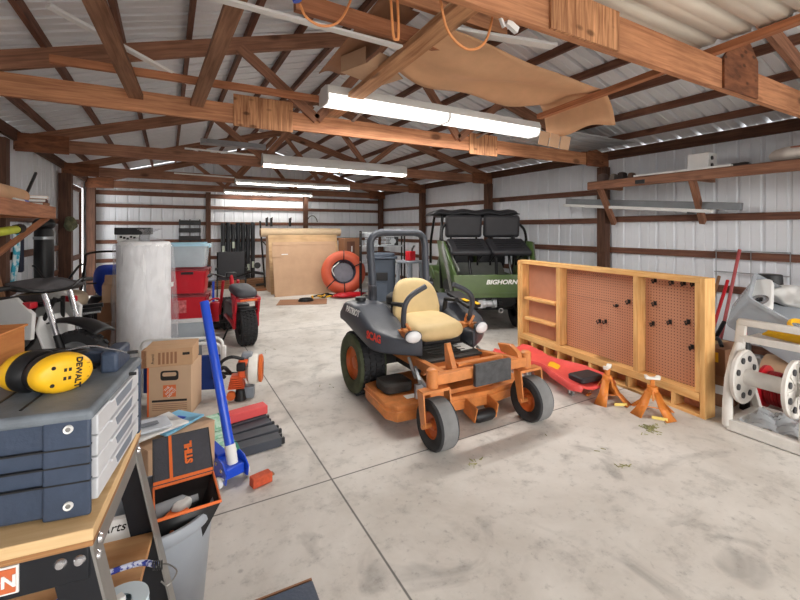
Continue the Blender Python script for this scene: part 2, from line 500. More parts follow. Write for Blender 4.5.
post(XL + 0.075, YB - 0.075, 'dark timber corner post beside the slit of daylight at the side door', s=0.16, top=2.38)
post(XL + 0.075, 8.72, 'wide dark timber post between the hanging black bag and the side door', s=0.17, top=2.38)
post(XL + 0.075, 5.62, 'dark timber post at the far left behind the wall workbench', top=2.38)

# trusses
def plate(x0, x1, z0, z1, y, t, m, name='gusset_plate', parent=None, poly=None):
    p = poly or [(x0, z0), (x1, z0), (x1, z1), (x0, z1)]
    return MB().prism(p, y - t, y, 'XZ').build(name, m, parent)
def truss(y, label, m, mt, gus=(), th=0.155, webs=True):
    t = thing('roof_truss', label, 'truss', (0, y, 0))
    a = MB().bar((XL - 0.02, 0, ZT + th / 2), (XR + 0.02, 0, ZT + th / 2), 0.04, th)
    a.build('tie_beam', mt, t)
    for sgn in (0, 1):
        x0 = XL if sgn == 0 else XR
        s0 = 0.3 if sgn == 0 else -0.3
        MB().bar((x0 + s0 * 0, 0, chord_top(x0) - 0.068), (XC, 0, chord_top(XC) - 0.068), 0.04, 0.135).build('rafter', m, t)
    for sg in ((-1, 1) if webs else ()):
        xm = XC + sg * 1.55
        MB().bar((XC + sg * 0.85, -0.04, ZT + 0.12), (xm, -0.04, chord_top(xm) - 0.1), 0.036, 0.085, up=(1, 0, 0)).build('web', m, t)
        MB().bar((XC + sg * 0.85, -0.04, ZT + 0.12), (XC + sg * 0.1, -0.04, chord_top(XC) - 0.18), 0.036, 0.085, up=(1, 0, 0)).build('web', m, t)
    for (x0, x1, z0, z1, mm, poly) in gus:
        plate(x0, x1, z0, z1, -0.022, 0.014, mm, parent=t, poly=poly)
    # heel plates over each post
    for sgn in (0, 1):
        x0 = XL + 0.0 if sgn == 0 else XR - 0.5
        plate(x0, x0 + 0.5, ZT - 0.02, ZT + 0.20, -0.022, 0.014, M_osb2, 'heel_plate', t)
    return t
hexg = [(3.22, 2.392), (3.72, 2.392), (3.72, 2.66), (3.58, 2.78), (3.36, 2.74), (3.22, 2.60)]
truss(-1.16, 'roof truss of brown timber over the entrance side', M_tie2, M_tie2)
truss(1.37, 'nearest roof truss, big light brown tie beam crossing above the peg board cabinet', M_tie2, M_tie,
      gus=[(1.56, 2.08, 2.392, 2.60, M_osb, None), (0, 0, 0, 0, M_osb2, hexg)], th=0.20, webs=False)
truss(3.90, 'second roof truss, long orange brown tie beam with two plywood splice plates', M_tie2, M_tie,
      gus=[(0.50, 1.02, 2.36, 2.64, M_osb, None), (3.12, 3.55, 2.35, 2.60, M_osb, None)], th=0.165)
truss(6.45, 'third roof truss, dark tie beam behind the middle light fixture', M_tie2, M_tie2)
truss(8.95, 'fourth roof truss, dark tie beam behind the far pair of lit tubes', M_tie2, M_tie2)
truss(YB - 0.16, 'end roof truss against the back wall', M_tie2, M_tie2)

# side door, ajar: a slit of daylight at its far edge
d = tag(bpy.data.objects.new('door_1', None), 'white metal side door on brown frame rails standing ajar at left', 'door', kind='structure'); COL.objects.link(d)
d.location = (XL - 0.02, 8.86, 0)
b = MB()
pf = rib_profile(0.0, 1.88)
for s_, dd in pf:
    b.v.append(V((-0.02 - dd, s_, 0.03))); b.v.append(V((-0.02 - dd, s_, 2.30)))
for i in range(len(pf) - 1): b.face((2 * i, 2 * i + 2, 2 * i + 3, 2 * i + 1))
b.build('door_sheet', M_wall, d, sharp=15)
for z in (0.12, 0.90, 1.60, 2.26): MB().bar((0.0, 0.0, z), (0.0, 1.88, z), 0.036, 0.09).build('door_rail', M_girt, d)
for y in (0.04, 1.84): MB().bar((0.0, y, 0.03), (0.0, y, 2.3), 0.036, 0.09).build('door_stile', M_girt, d)
d.rotation_euler = (0, 0, math.radians(0.0))

# ------------------------------------------------------------------ light
w = bpy.data.worlds.new('sky'); SC.world = w; w.use_nodes = True
bg = w.node_tree.nodes['Background']
sky = w.node_tree.nodes.new('ShaderNodeTexSky'); sky.sky_type = 'HOSEK_WILKIE'; sky.turbidity = 8
sky.sun_direction = (0.3, -0.5, 0.8)
mixn = w.node_tree.nodes.new('ShaderNodeMix'); mixn.data_type = 'RGBA'; mixn.inputs[0].default_value = 0.93
w.node_tree.links.new(sky.outputs[0], mixn.inputs[6]); mixn.inputs[7].default_value = (1.0, 0.985, 0.96, 1)
w.node_tree.links.new(mixn.outputs[2], bg.inputs['Color']); bg.inputs['Strength'].default_value = 4.6

M_tubeon = emission('lit_tube', (255, 250, 240), 12.0)
M_tubebig = emission('lit_lens', (255, 252, 246), 1.5)
def lamp(x0, x1, y, z, parent):
    """the light the fixture's tubes throw down"""
    ld = bpy.data.lights.new('tube_glow', 'AREA'); ld.shape = 'RECTANGLE'; ld.size = x1 - x0 - .08; ld.size_y = .12
    ld.energy = 46.0 if y < 5 else 34.0 if y < 7 else 22.0 if y < 10 else 5.0; ld.color = (1.0, .965, .92)
    lo = bpy.data.objects.new('tube_glow', ld); COL.objects.link(lo); lo.parent = parent; lo.location = (0, 0, z - parent.location.z)
def strip_light(x0, x1, y, z, label, name='shop_light', tall=False):
    """8 ft strip: white sheet-metal channel with a reflector, two 4 ft tube runs below"""
    L_ = x1 - x0
    t = thing(name, label, 'ceiling light', ((x0 + x1) / 2, y, z), 0, 'strip lights hung under the trusses')
    h = L_ / 2
    k = .15 if tall else .075
    prof = [(-0.075, 0.0), (-0.078, k * .6), (-0.035, k), (0.035, k), (0.078, k * .6), (0.075, 0.0), (0.068, 0.0), (0.03, k * .9), (-0.03, k * .9), (-0.068, 0.0)]
    MB().prism(prof, -h, h, 'YZ').build('reflector', M_white, t)
    zt = -.018 if tall else .0
    for s in (-1, 1):
        MB().prism([(-0.08, -0.03), (0.08, -0.03), (0.08, k * .6), (0.04, k + .01), (-0.04, k + .01), (-0.08, k * .6)], s * h - 0.004, s * h + 0.004, 'YZ').build('end_cap', M_white, t)
    MB().prism([(-0.05, -0.012), (0.05, -0.012), (0.05, 0.02), (-0.05, 0.02)], -0.006, 0.006, 'YZ').build('joint_clip', M_white, t)
    for s in (-1, 1): MB().box((s * h * .55, .065, k + .006), (.03, .09, .012)).build('hanger', M_galv, t)
    lamp(x0, x1, y, z - .045, t)
    for s in (-1, 1):
        for yy in (-0.034, 0.034):
            MB().tube([(s * h * 0.5 - (h / 2 - 0.03), yy, zt), (s * h * 0.5 + (h / 2 - 0.03), yy, zt)], 0.018, 10).build('tube', M_tubeon, t)
    return t

def wrap_light(x0, x1, y, z, label):
    """8 ft wrap-around fixture: two glowing lenses end to end in a white pan"""
    L_ = x1 - x0; h = L_ / 2
    t = thing('wrap_light', label, 'ceiling light', ((x0 + x1) / 2, y, z))
    MB().prism([(-0.108, 0.055), (0.108, 0.055), (0.113, 0.075), (0.10, 0.125), (-0.10, 0.125), (-0.113, 0.075)], -h, h, 'YZ').build('pan', M_white, t)
    for s in (-1, 1):
        a0, a1 = (0.012, h - 0.012) if s > 0 else (-h + 0.012, -0.012)
        MB().prism([(-0.10, 0.054), (-0.10, 0.01), (-0.07, -0.022), (0.07, -0.022), (0.10, 0.01), (0.10, 0.054)], a0, a1, 'YZ').build('lens', M_tubebig, t)
        MB().prism([(-0.115, 0.09), (-0.115, -0.005), (-0.075, -0.03), (0.075, -0.03), (0.115, -0.005), (0.115, 0.09), (0.06, 0.135), (-0.06, 0.135)],
                   s * h - 0.006, s * h + 0.006, 'YZ').build('end_cap', M_white, t)
    for s in (-1, 1): MB().bar((s * .8, .10, .06), (s * .8, .462, .0), .03, .012).build('hanger', M_galv, t)
    lamp(x0, x1, y, z - .06, t)
    MB().prism([(-0.105, 0.06), (-0.105, 0.008), (-0.073, -0.027), (0.073, -0.027), (0.105, 0.008), (0.105, 0.06)], -0.01, 0.01, 'YZ').build('centre_clip', M_white, t)
    return t
wrap_light(1.17, 3.69, 3.42, 2.545, 'long glowing two-lens light hung just in front of the second truss')
wrap_light(1.20, 3.66, -1.64, 2.50, 'long two-lens light behind the camera, added unseen to brighten the barn')  # unseen fixture behind the camera, added for more light inside
strip_light(1.22, 3.66, 6.348, 2.42, 'white strip light with visible reflector in front of the third truss', tall=True)
strip_light(1.18, 3.62, 8.848, 2.39, 'brightly lit strip light in front of the fourth truss, upper of the two far ones')
strip_light(1.22, 3.45, 11.138, 2.38, 'farthest lit strip light, in front of the back wall')
# ================================================================== riding mower
M_seat = pm('tan_vinyl', (204, 180, 132), 0.6, var=0.08, scale=6)
M_body = pm('charcoal_moulding', (62, 66, 74), 0.4, var=0.2, scale=5, bump=0.1)
M_deck = pm('worn_orange_enamel', (204, 126, 66), 0.45, var=0.25, scale=10, coat=0.1)
M_dirt = pm('dusty_black', (58, 56, 54), 0.8, var=0.3)
M_gtyre = pm('grass_stained_rubber', (74, 80, 58), 0.85, var=0.3, scale=12)
M_greyrub = pm('grey_worn_tread', (122, 122, 122), 0.85, var=0.15)
M_lens = pm('headlamp_lens', (226, 228, 230), 0.12, var=0.03, coat=0.5)
M_rim = pm('orange_rim', (190, 96, 42), 0.45, var=0.15)

def tyre_prof(r, w, rr):
    return [(rr, -w * .40), (rr + (r - rr) * .5, -w * .5), (r * .95, -w * .46), (r, -w * .34), (r, w * .34), (r * .95, w * .46), (rr + (r - rr) * .5, w * .5), (rr, w * .40)]
def wheel(name, parent, loc, r, w, rr, mt, mr, tread=0, mtread=None, rot=(0, 0, 0), rows=3, spokes=0):
    """tyre (axis X) with a dished rim, hub and valve; tread lugs stay in the tyre's mesh"""
    t = MB(); t.lathe(tyre_prof(r, w, rr), axis='X', n=40)
    if mtread is not None:
        t.cur = 1
        t.lathe([(r * 1.004, -w * .36), (r * 1.012, 0), (r * 1.004, w * .36)], axis='X', n=40)
    if tread:
        t.cur = 1 if mtread is not None else 0
        for k in range(tread):
            for q in range(rows):
                a = 2 * PI * (k + 0.5 * (q % 2)) / tread
                M = Matrix.Rotation(a, 3, 'X')
                xx = (q - (rows - 1) / 2) * w * .62 / max(1, rows - 1) if rows > 1 else 0
                o = len(t.v); t.box((0, 0, 0), (w * .62 / rows * .72, 2 * PI * r / tread * .62, 0.022))
                for i in range(o, len(t.v)): t.v[i] = M @ (t.v[i] + V((xx, 0, r + 0.003)))
    wo = t.build(name, [mt, mtread or mt], parent, loc=loc, rot=rot)
    h = MB()
    h.lathe([(rr, -w * .36), (rr * .92, -w * .40), (rr * .86, -w * .28), (rr * .45, -w * .20), (rr * .38, -w * .30), (rr * .18, -w * .34), (0.0, -w * .34)], axis='X', n=32)
    h.lathe([(rr, w * .36), (rr * .92, w * .40), (rr * .86, w * .28), (rr * .45, w * .20), (rr * .38, w * .30), (rr * .18, w * .34), (0.0, w * .34)], axis='X', n=32)
    for s in (-1, 1):
        for k in range(5):
            a = 2 * PI * k / 5
            h.lathe([(0.0, s * w * .24), (rr * .07, s * w * .24), (rr * .07, s * w * .30), (0, s * w * .30)], c=(0, rr * .3 * math.cos(a), rr * .3 * math.sin(a)), axis='X', n=8)
    h.build('rim', mr, wo)
    return wo

mw = thing('riding_mower', 'orange zero-turn riding mower with tan seat and black roll hoop on open floor', 'lawn mower', (1.995, 2.90, 0), math.radians(-0.8))
# rear drive wheels and front casters
for s in (-1, 1):
    wheel('drive_wheel', mw, (s * 0.475, 0.50, 0.265), 0.262, 0.26, 0.145, M_gtyre, M_rim, tread=40, mtread=M_rub, rows=4)
    wheel('caster_wheel', mw, (s * 0.43, -0.64, 0.165), 0.163, 0.15, 0.088, M_rub, M_rim, mtread=M_greyrub)
    f = MB()
    f.box((s * 0.43, -0.60, 0.375), (0.215, 0.075, 0.02))
    for q in (-1, 1):
        f.prism([(-0.64, 0.15), (-0.665, 0.165), (-0.64, 0.375), (-0.56, 0.375), (-0.60, 0.20), (-0.615, 0.15)], s * 0.43 + q * 0.105 - 0.006, s * 0.43 + q * 0.105 + 0.006, 'YZ')
    f.lathe([(0, -0.12), (0.016, -0.12), (0.016, 0.12), (0, 0.12)], c=(s * .43, -.64, .165), axis='X', n=12)
    f.build('caster_fork', M_orange, mw, bevel=0.002)
    MB().lathe([(0, .385), (0.04, .385), (0.04, .50), (0.03, .51), (0.012, .515), (0, .515)], c=(s * 0.43, -0.58, 0), n=20).build('caster_pivot', M_orange, mw)
# chassis: front cross tube, two rails, ladder behind it
fr = MB()
fr.bar((-0.43, -0.58, 0.435), (0.43, -0.58, 0.435), 0.06, 0.07)
for s in (-1, 1):
    fr.bar((s * 0.34, -0.58, 0.44), (s * 0.27, -0.12, 0.40), 0.05, 0.07)
    fr.bar((s * 0.27, -0.14, 0.40), (s * 0.27, 0.75, 0.40), 0.05, 0.08)
fr.bar((-0.30, -0.40, 0.41), (0.30, -0.40, 0.41), 0.05, 0.05)
fr.bar((-0.29, -0.22, 0.37), (0.29, -0.22, 0.37), 0.04, 0.08)
fr.box((0, -0.31, 0.345), (0.52, 0.16, 0.012), rot=(math.radians(-8), 0, 0))
fr.bar((-0.27, 0.72, 0.40), (0.27, 0.72, 0.40), 0.05, 0.1)
fr.build('frame', M_orange, mw, bevel=0.004)
MB().box((0.05, -0.635, 0.425), (0.33, 0.03, 0.155)).build('front_weight_plate', pm('scuffed_black_steel', (70, 70, 72), 0.6, var=0.35, scale=20), mw, bevel=0.004)
b = MB(); b.box((0.02, -0.53, 0.485), (0.42, 0.045, 0.02)); b.build('front_step', M_deck, mw, bevel=0.003)
for s, x in ((-1, -0.22), (1, 0.36)):
    MB().prism([(-0.56, 0.44), (-0.46, 0.44), (-0.44, 0.62), (-0.47, 0.63), (-0.52, 0.53)] if s < 0 else [(-0.60, 0.46), (-0.40, 0.47), (-0.36, 0.53), (-0.50, 0.55), (-0.58, 0.51)],
               x - 0.02, x + 0.02, 'YZ').build('deck_pedal', M_orange, mw, bevel=0.004)
# mower deck with belt cover, discharge chute, anti-scalp rollers
dk = MB()
outl = [(-0.63, -0.27), (-0.58, -0.36), (-0.20, -0.39), (0.22, -0.43), (0.56, -0.38), (0.64, -0.26), (0.64, 0.16), (0.30, 0.26), (-0.30, 0.26), (-0.60, 0.16)]
dk.prism(outl, 0.085, 0.195, 'XY')
dk.prism([(x * 1.02, y * 1.02) for x, y in outl], 0.15, 0.165, 'XY')
dk.box((-0.585, -0.03, 0.13), (0.012, 0.36, 0.13)); dk.box((0.60, -0.03, 0.13), (0.012, 0.36, 0.13))
dk.build('mower_deck', M_deck, mw, bevel=0.008)
for s in (-1, 1):
    MB().prism([(s * .44 + x, -.04 + y) for x, y in rrect(0.24, 0.24, 0.06)], 0.197, 0.27, 'XY').build('belt_cover', M_dirt, mw, bevel=0.015)
MB().prism([(x, y) for x, y in [(-.30, -.36), (.30, -.36), (.34, -.20), (-.34, -.20)]], 0.20, 0.235, 'XY').build('deck_brace', M_deck, mw, bevel=0.005)
for s in (-1, 1): MB().box((0.08 + s * 0.10, -0.47, 0.10), (0.012, 0.14, 0.12), rot=(0.25, 0, 0)).build('roller_bracket', M_deck, mw, bevel=0.003)
MB().lathe([(0, -0.09), (0.035, -0.09), (0.045, -0.06), (0.045, 0.06), (0.035, 0.09), (0, 0.09)], c=(0.08, -0.50, 0.055), axis='X', n=20).build('anti_scalp_roller', M_black, mw)
for q in ((-0.40, -0.30), (0.44, -0.2)):
    MB().box((q[0], q[1] + .06, 0.199), (0.10, 0.06, 0.004)).build('warning_sticker', M_whiteink, mw)
# deck lift linkage
for s in (-1, 1):
    b = MB()
    b.tube([(s * .36, -.42, .30), (s * .38, -.34, .36), (s * .36, -.24, .33), (s * .34, -.10, .44)], 0.013, 8)
    b.bar((s * .42, -.40, .36), (s * .34, -.20, .39), .02, .03); b.box((s * .38, -.32, .26), (.06, .03, .10))
    b.build('lift_linkage', M_galv, mw)
# footplate
b = MB().box((0, -0.06, 0.450), (0.54, 0.40, 0.018), rot=(math.radians(6), 0, 0))
for k in range(6): b.box((0, -0.20 + k * 0.05, 0.448 + k * 0.0053), (0.34, 0.012, 0.010), rot=(math.radians(6), 0, 0))
b.build('footplate', M_dirt, mw, bevel=0.003)
MB().box((0.18, -0.10, 0.458), (0.12, 0.13, 0.006), rot=(math.radians(6), 0, 0.05)).build('instruction_sticker', M_whiteink, mw)
# body pods (fenders) at both sides of the seat
def pod(s):
    def fn(u, v):
        y = -0.16 + u * 0.98
        wv = math.sin(min(1, u * 3.2) * PI / 2)
        xi = 0.25; xo = 0.27 + 0.30 * wv + 0.02 * math.sin(u * PI)
        zt = 0.59 + 0.20 * min(1, max(0, (u - .12) * 2.1)); zb = 0.455 + 0.13 * max(0, u - .25) * 1.3
        if u > 0.9: zt -= (u - .9) * 1.0
        a = 2 * PI * v; ca, sa = math.cos(a), math.sin(a)
        p = 0.45
        ex = math.copysign(abs(ca) ** p, ca); ez = math.copysign(abs(sa) ** p, sa)
        cx, cz = (xi + xo) / 2, (zt + zb) / 2
        return (s * (cx + ex * (xo - xi) / 2), y, cz + ez * (zt - zb) / 2)
    b = MB(); b.grid(fn, 22, 24)
    n = 25
    b.face([k for k in range(24)]); b.face([22 * n + k for k in range(24)][::-1])
    return b.build('fender_pod', M_body, mw, sharp=50)
pods = [pod(-1), pod(1)]
text('brand_lettering', 'SCAG', 0.085, (-0.585, 0.03, 0.60), (PI / 2, 0, -PI / 2 + .10), pm('red_decal', (226, 60, 40), .5, var=0), pods[0], bold=0.003)
text('model_lettering', 'PATRIOT', 0.075, (-0.598, 0.44, 0.735), (PI / 2 - .15, 0, -PI / 2), M_whiteink, pods[0], bold=0.002, shear=0.2)
for s in (-1, 1):
    hl = MB().sphere((0, 0, 0), (0.068, 0.035, 0.048), 20, 12).build('headlight', M_lens, mw, loc=(s * 0.335, -0.165, 0.615), rot=(0.1, 0, s * 0.12))
    MB().lathe([(0.0, 0.055), (0.062, 0.03), (0.074, 0.0), (0.070, -0.008)], axis='Y', n=24, M=Matrix.Diagonal((1, 1, .72))).build('headlight_shell', M_body, hl)
# seat
def cushion(b, w, d, h, M, c, p=0.38):
    def fn(u, v):
        a = 2 * PI * u; t = -PI / 2 + PI * v
        ct = abs(math.cos(t)) ** 0.35 if abs(math.cos(t)) > 1e-9 else 0
        ca, sa = math.cos(a), math.sin(a)
        return V(c) + M @ V((math.copysign(abs(ca) ** p, ca) * ct * w / 2, math.copysign(abs(sa) ** p, sa) * ct * d / 2, math.sin(t) * h / 2))
    b.grid(fn, 36, 14, closeu=True); return b
cushion(MB(), 0.50, 0.48, 0.15, Matrix.Rotation(math.radians(7), 3, 'X'), (-.03, 0.08, 0.625), 0.55).build('seat', M_seat, mw, sharp=60)
bk = MB()
def backfn(u, v):
    a = 2 * PI * u; t = -PI / 2 + PI * v; ct = abs(math.cos(t)) ** 0.4
    ca, sa = math.cos(a), math.sin(a)
    x = math.copysign(abs(ca) ** .75, ca) * ct * 0.235; z = math.copysign(abs(sa) ** .7, sa) * ct * 0.22
    y = math.sin(t) * 0.055 - 0.25 * x * x * 4
    return V((-.05, 0.33, 0.79)) + Matrix.Rotation(math.radians(-14), 3, 'X') @ V((x * (1 - .12 * z / .22), y, z))
bk.grid(backfn, 36, 14, closeu=True); bk.build('backrest', M_seat, mw, sharp=60)
MB().box((0, 0.12, 0.53), (0.38, 0.40, 0.07)).build('seat_base', M_black, mw, bevel=0.02)
for s in (-1, 1):
    MB().tube([(s * .27, .30, .66), (s * .28, .28, .80), (s * .275, .10, .815)], 0.022, 8).build('armrest', M_black, mw)
# steering levers
for s in (-1, 1):
    MB().tube([(s * .33, .06, .56), (s * .32, .03, .66), (s * .315, .00, .70)], 0.012, 8).build('lever_stalk', M_orange, mw)
    MB().tube(spline([(s * .33, .00, .66), (s * .345, -.03, .78), (s * .33, -.04, .86), (s * .27, -.035, .92), (s * .14, -.03, .98)], 6), 0.022, 10).build('drive_lever', M_body, mw)
    b = MB(); b.box((s * .31, .06, .60), (.10, .16, .06)); b.box((s * .34, -.05, .58), (.05, .07, .12)); b.tube([(s * .29, -.06, .62), (s * .34, -.06, .70)], .012, 8)
    b.build('lever_mount', M_orange, mw, bevel=0.006)
# control console on the right pod
c_ = MB().box((0.40, 0.17, 0.80), (0.15, 0.34, 0.03), rot=(math.radians(14), 0, 0)).build('control_panel', M_black, mw, bevel=0.006)
MB().box((0.37, 0.10, 0.808), (0.05, 0.06, 0.004), rot=(math.radians(14), 0, .3)).build('yellow_sticker', M_yellow, c_)
MB().box((0.43, 0.02, 0.788), (0.05, 0.06, 0.004), rot=(math.radians(14), 0, .3)).build('yellow_sticker', M_yellow, c_)
# engine and hydraulic parts behind the seat
e = MB(); e.box((0, 0.62, 0.60), (0.46, 0.36, 0.26)); e.lathe([(0, .73), (.16, .73), (.16, .80), (.12, .83), (0, .83)], c=(0, .62, 0), n=24)
e.box((-.15, .82, .5), (.12, .10, .12)); e.tube([(.1, .80, .5), (.2, .9, .48), (.28, .86, .42)], .03, 10)
e.build('engine', M_dirt, mw, bevel=0.012)
b = MB(); b.lathe([(0, .80), (.05, .80), (.05, .83), (0, .83)], c=(-.46, .58, 0), n=18); b.build('fuel_cap', M_black, mw)
b = MB(); b.box((0, 0.44, 0.33), (0.62, 0.16, 0.16)); b.lathe([(0, -.40), (.05, -.40), (.05, .40), (0, .40)], c=(0, .5, .27), axis='X', n=14); b.box((0, .2, .30), (.42, .4, .08)); b.build('transaxle', M_dirt, mw, bevel=.01)
# roll hoop
hoop = [(-.335, .62, .48), (-.325, .60, .78), (-.30, .66, .90), (-.31, .70, 1.28)] + [(-.31 + .12 - .12 * math.cos(a), .705, 1.30 + .12 * math.sin(a)) for a in (.3, .7, 1.1, PI / 2)] + \
       [(.31 - .12 + .12 * math.sin(a), .705, 1.30 + .12 * math.cos(a)) for a in (0.0, .5, .9, 1.3)] + [(.31, .70, 1.28), (.30, .66, .90), (.325, .60, .78), (.335, .62, .48)]
MB().tube(hoop, 0.037, 12).build('roll_hoop', M_body, mw)
for s in (-1, 1):
    MB().box((s * .315, .63, .84), (.05, .09, .16)).build('hoop_hinge', M_body, mw, bevel=.006)

# ================================================================== utility vehicle (seen from behind)
M_green = pm('olive_green_paint', (72, 94, 50), 0.35, var=0.1, coat=0.3)
M_bed = pm('grey_bed_liner', (120, 122, 118), 0.6, var=0.12, bump=0.1)
M_vinyl = pm('black_vinyl', (40, 40, 44), 0.55, var=0.12, bump=0.1, bscale=20)
ut = thing('utility_vehicle', 'green utility vehicle with two black rear seats, seen from behind beside the peg board cabinet', 'utility vehicle', (3.97, 4.34, 0), math.radians(-25))
# local: +Y forward (away), tailgate at y = 0
for s in (-1, 1):
    wheel('wheel', ut, (s * 0.50, 0.42, 0.29), 0.285, 0.24, 0.15, M_rub, M_blackm, tread=26, rows=3)
    wheel('wheel', ut, (s * 0.50, 2.05, 0.29), 0.285, 0.22, 0.15, M_rub, M_blackm, tread=26, rows=3)
MB().prism([(.05, .40), (.05, .52), (2.35, .52), (2.45, .40), (2.3, .30), (.2, .30)], -.30, .30, 'YZ').build('chassis', M_blackm, ut, bevel=.01)
MB().box((0, 0.0, 0.665), (1.2, 0.035, 0.32)).build('tailgate', M_green, ut, bevel=.008)
MB().box((0, -0.022, 0.565), (1.18, 0.012, 0.014)).build('tailgate_rib', M_green, ut)
text('tailgate_lettering', 'BIGHORN', 0.085, (0.07, -0.0195, 0.72), (PI / 2, 0, 0), M_whiteink, ut, sx=1.15, shear=0.25, bold=0.003)
MB().box((0, .48, .60), (1.16, .94, .03)).build('bed_floor', M_bed, ut, bevel=.006)
MB().prism([(.50, .62), (.95, .62), (.95, .92), (.86, .92)], -.36, .36, 'YZ').build('bed_step', M_bed, ut, bevel=.02)
for s in (-1, 1):
    b = MB().add([(s * .545, .02, .50), (s * .545, .95, .50), (s * .66, .95, 1.28), (s * .66, .38, 1.27), (s * .57, .02, .84)], [(0, 1, 2, 3, 4)]); b.build('bed_side', M_green, ut, thick=.03)
    MB().add([(s * .60, -.01, .52), (s * .615, .10, .56), (s * .70, .42, 1.20), (s * .68, .36, 1.26)], [(0, 1, 2, 3)]).build('bed_trim', M_bed, ut, thick=.02)
    MB().bar((s * .515, .04, .86), (s * .60, .42, 1.16), .02, .05).build('bed_rail', M_bed, ut, bevel=.004)
    MB().prism([(.05, .52), (.85, .52), (.80, .64), (.62, .70), (.24, .70), (.08, .62)], s * .44, s * .60, 'YZ').build('mudguard', M_blackm, ut, bevel=.02)
# two rear-facing flip seats
for s in (-1, 1):
    x = s * .30
    MB().box((x, .70, 1.50), (.575, .10, .35), rot=(.10, 0, 0)).build('backrest', M_vinyl, ut, bevel=.05, seg=4, sharp=60)
    MB().box((x, .40, 1.19), (.585, .46, .085), rot=(math.radians(24), 0, 0)).build('seat', M_vinyl, ut, bevel=.035, seg=4, sharp=60)
    b = MB()
    for k in range(5): b.box((x, .26 + k * .07, 1.185 + k * .031), (.40, .006, .008), rot=(math.radians(24), 0, 0))
    b.build('seat_seam', M_black, ut)
    b = MB()
    for q in (-.2, .2):
        b.tube([(x + q, .62, .9), (x + q, .62, 1.10), (x + q, .68, 1.28), (x + q, .72, 1.42)], .016, 8)
        b.tube([(x + q, .62, .95), (x + q, .30, 1.10)], .014, 8)
    b.build('seat_bracket', M_blackm, ut)
    b = MB().tube(spline([(s * .60, .60, 1.08), (s * .65, .58, 1.26), (s * .645, .64, 1.44), (s * .58, .70, 1.54)], 5), .02, 8); b.build('grab_rail', M_blackm, ut)
    b = MB(); b.tube([(x, .10, .60), (x, .30, .90), (x, .36, 1.12)], .02, 8); b.box((x, .12, .64), (.07, .05, .05)); b.build('seat_strut', M_blackm, ut)
b = MB().tube([(0.03, .08, .62), (0.03, .10, 1.05)], .022, 8); b.build('centre_strut', M_blackm, ut)
# cab: cage, canopy, windscreen frame, front seats, bonnet
b = MB()
for s in (-1, 1):
    b.tube([(s * .60, .98, .50), (s * .61, 1.02, 1.2), (s * .56, 1.08, 1.68), (s * .56, 1.9, 1.70), (s * .58, 2.25, 1.20), (s * .55, 2.45, .80)], .024, 10)
b.tube([(-.56, 1.08, 1.68), (.56, 1.08, 1.68)], .022, 8); b.tube([(-.56, 1.9, 1.69), (.56, 1.9, 1.69)], .022, 8)
b.tube([(-.61, 1.02, 1.15), (.61, 1.02, 1.15)], .02, 8)
b.build('roll_cage', M_blackm, ut)
def canopy(u, v):
    x = -.72 + 1.40 * u; y = .92 + 1.12 * v
    e = min(1, min(u, 1 - u) * 9) ** .5; f = min(1, min(v, 1 - v) * 9) ** .5
    return (x, y, 1.70 + .07 * min(e, f) + .012 * math.sin(u * 22))
b = MB().grid(canopy, 40, 16); b.build('canopy', M_vinyl, ut, thick=.014)
for s in (-1, 1):
    cushion(MB(), .46, .10, .50, Matrix.Rotation(math.radians(-10), 3, 'X'), (s * .27, 1.14, 1.02), .35).build('front_backrest', M_vinyl, ut, sharp=60)
    cushion(MB(), .46, .44, .12, Matrix.Identity(3), (s * .27, 1.40, .78), .35).build('front_seat', M_vinyl, ut, sharp=60)
    MB().box((s * .56, 1.5, .55), (.06, 1.0, .34)).build('side_sill', M_green, ut, bevel=.02)
    MB().prism([(1.72, .56), (2.42, .56), (2.36, .70), (2.2, .78), (1.9, .78), (1.76, .70)], s * .40, s * .62, 'YZ').build('front_mudguard', M_green, ut, bevel=.02)
MB().prism([(1.65, .55), (2.5, .55), (2.52, .78), (2.25, .98), (1.75, 1.05), (1.65, 1.0)], -.42, .42, 'YZ').build('bonnet', M_green, ut, bevel=.03)
MB().box((0, 1.35, .60), (1.0, .55, .22)).build('cab_floor', M_blackm, ut, bevel=.02)
b = MB().tube([( -.27 + .17 * math.cos(a), 1.63 + .05 * math.sin(a), 1.12 + .16 * math.sin(a)) for a in [2 * PI * k / 20 for k in range(20)]], .014, 8, closed=True); b.build('steering_wheel', M_black, ut)
# hitch, winch, lights
b = MB(); b.box((.06, .04, .42), (.05, .10, .05)); b.box((.0, .08, .40), (.5, .06, .05)); b.build('hitch_bar', M_blackm, ut, bevel=.004)
b = MB().tube(arc((.06, -.02, .33), .03, 0, 2 * PI, 14, 'XZ'), .008, 8); b.build('tow_shackle', M_chrome, ut)
b = MB(); b.lathe([(0, -.10), (.065, -.10), (.065, -.05), (.045, -.045), (.045, .045), (.065, .05), (.065, .10), (0, .10)], c=(-.10, .03, .42), axis='X', n=18); b.box((-.23, .03, .42), (.07, .12, .11)); b.build('winch', M_galv, ut, bevel=.004)
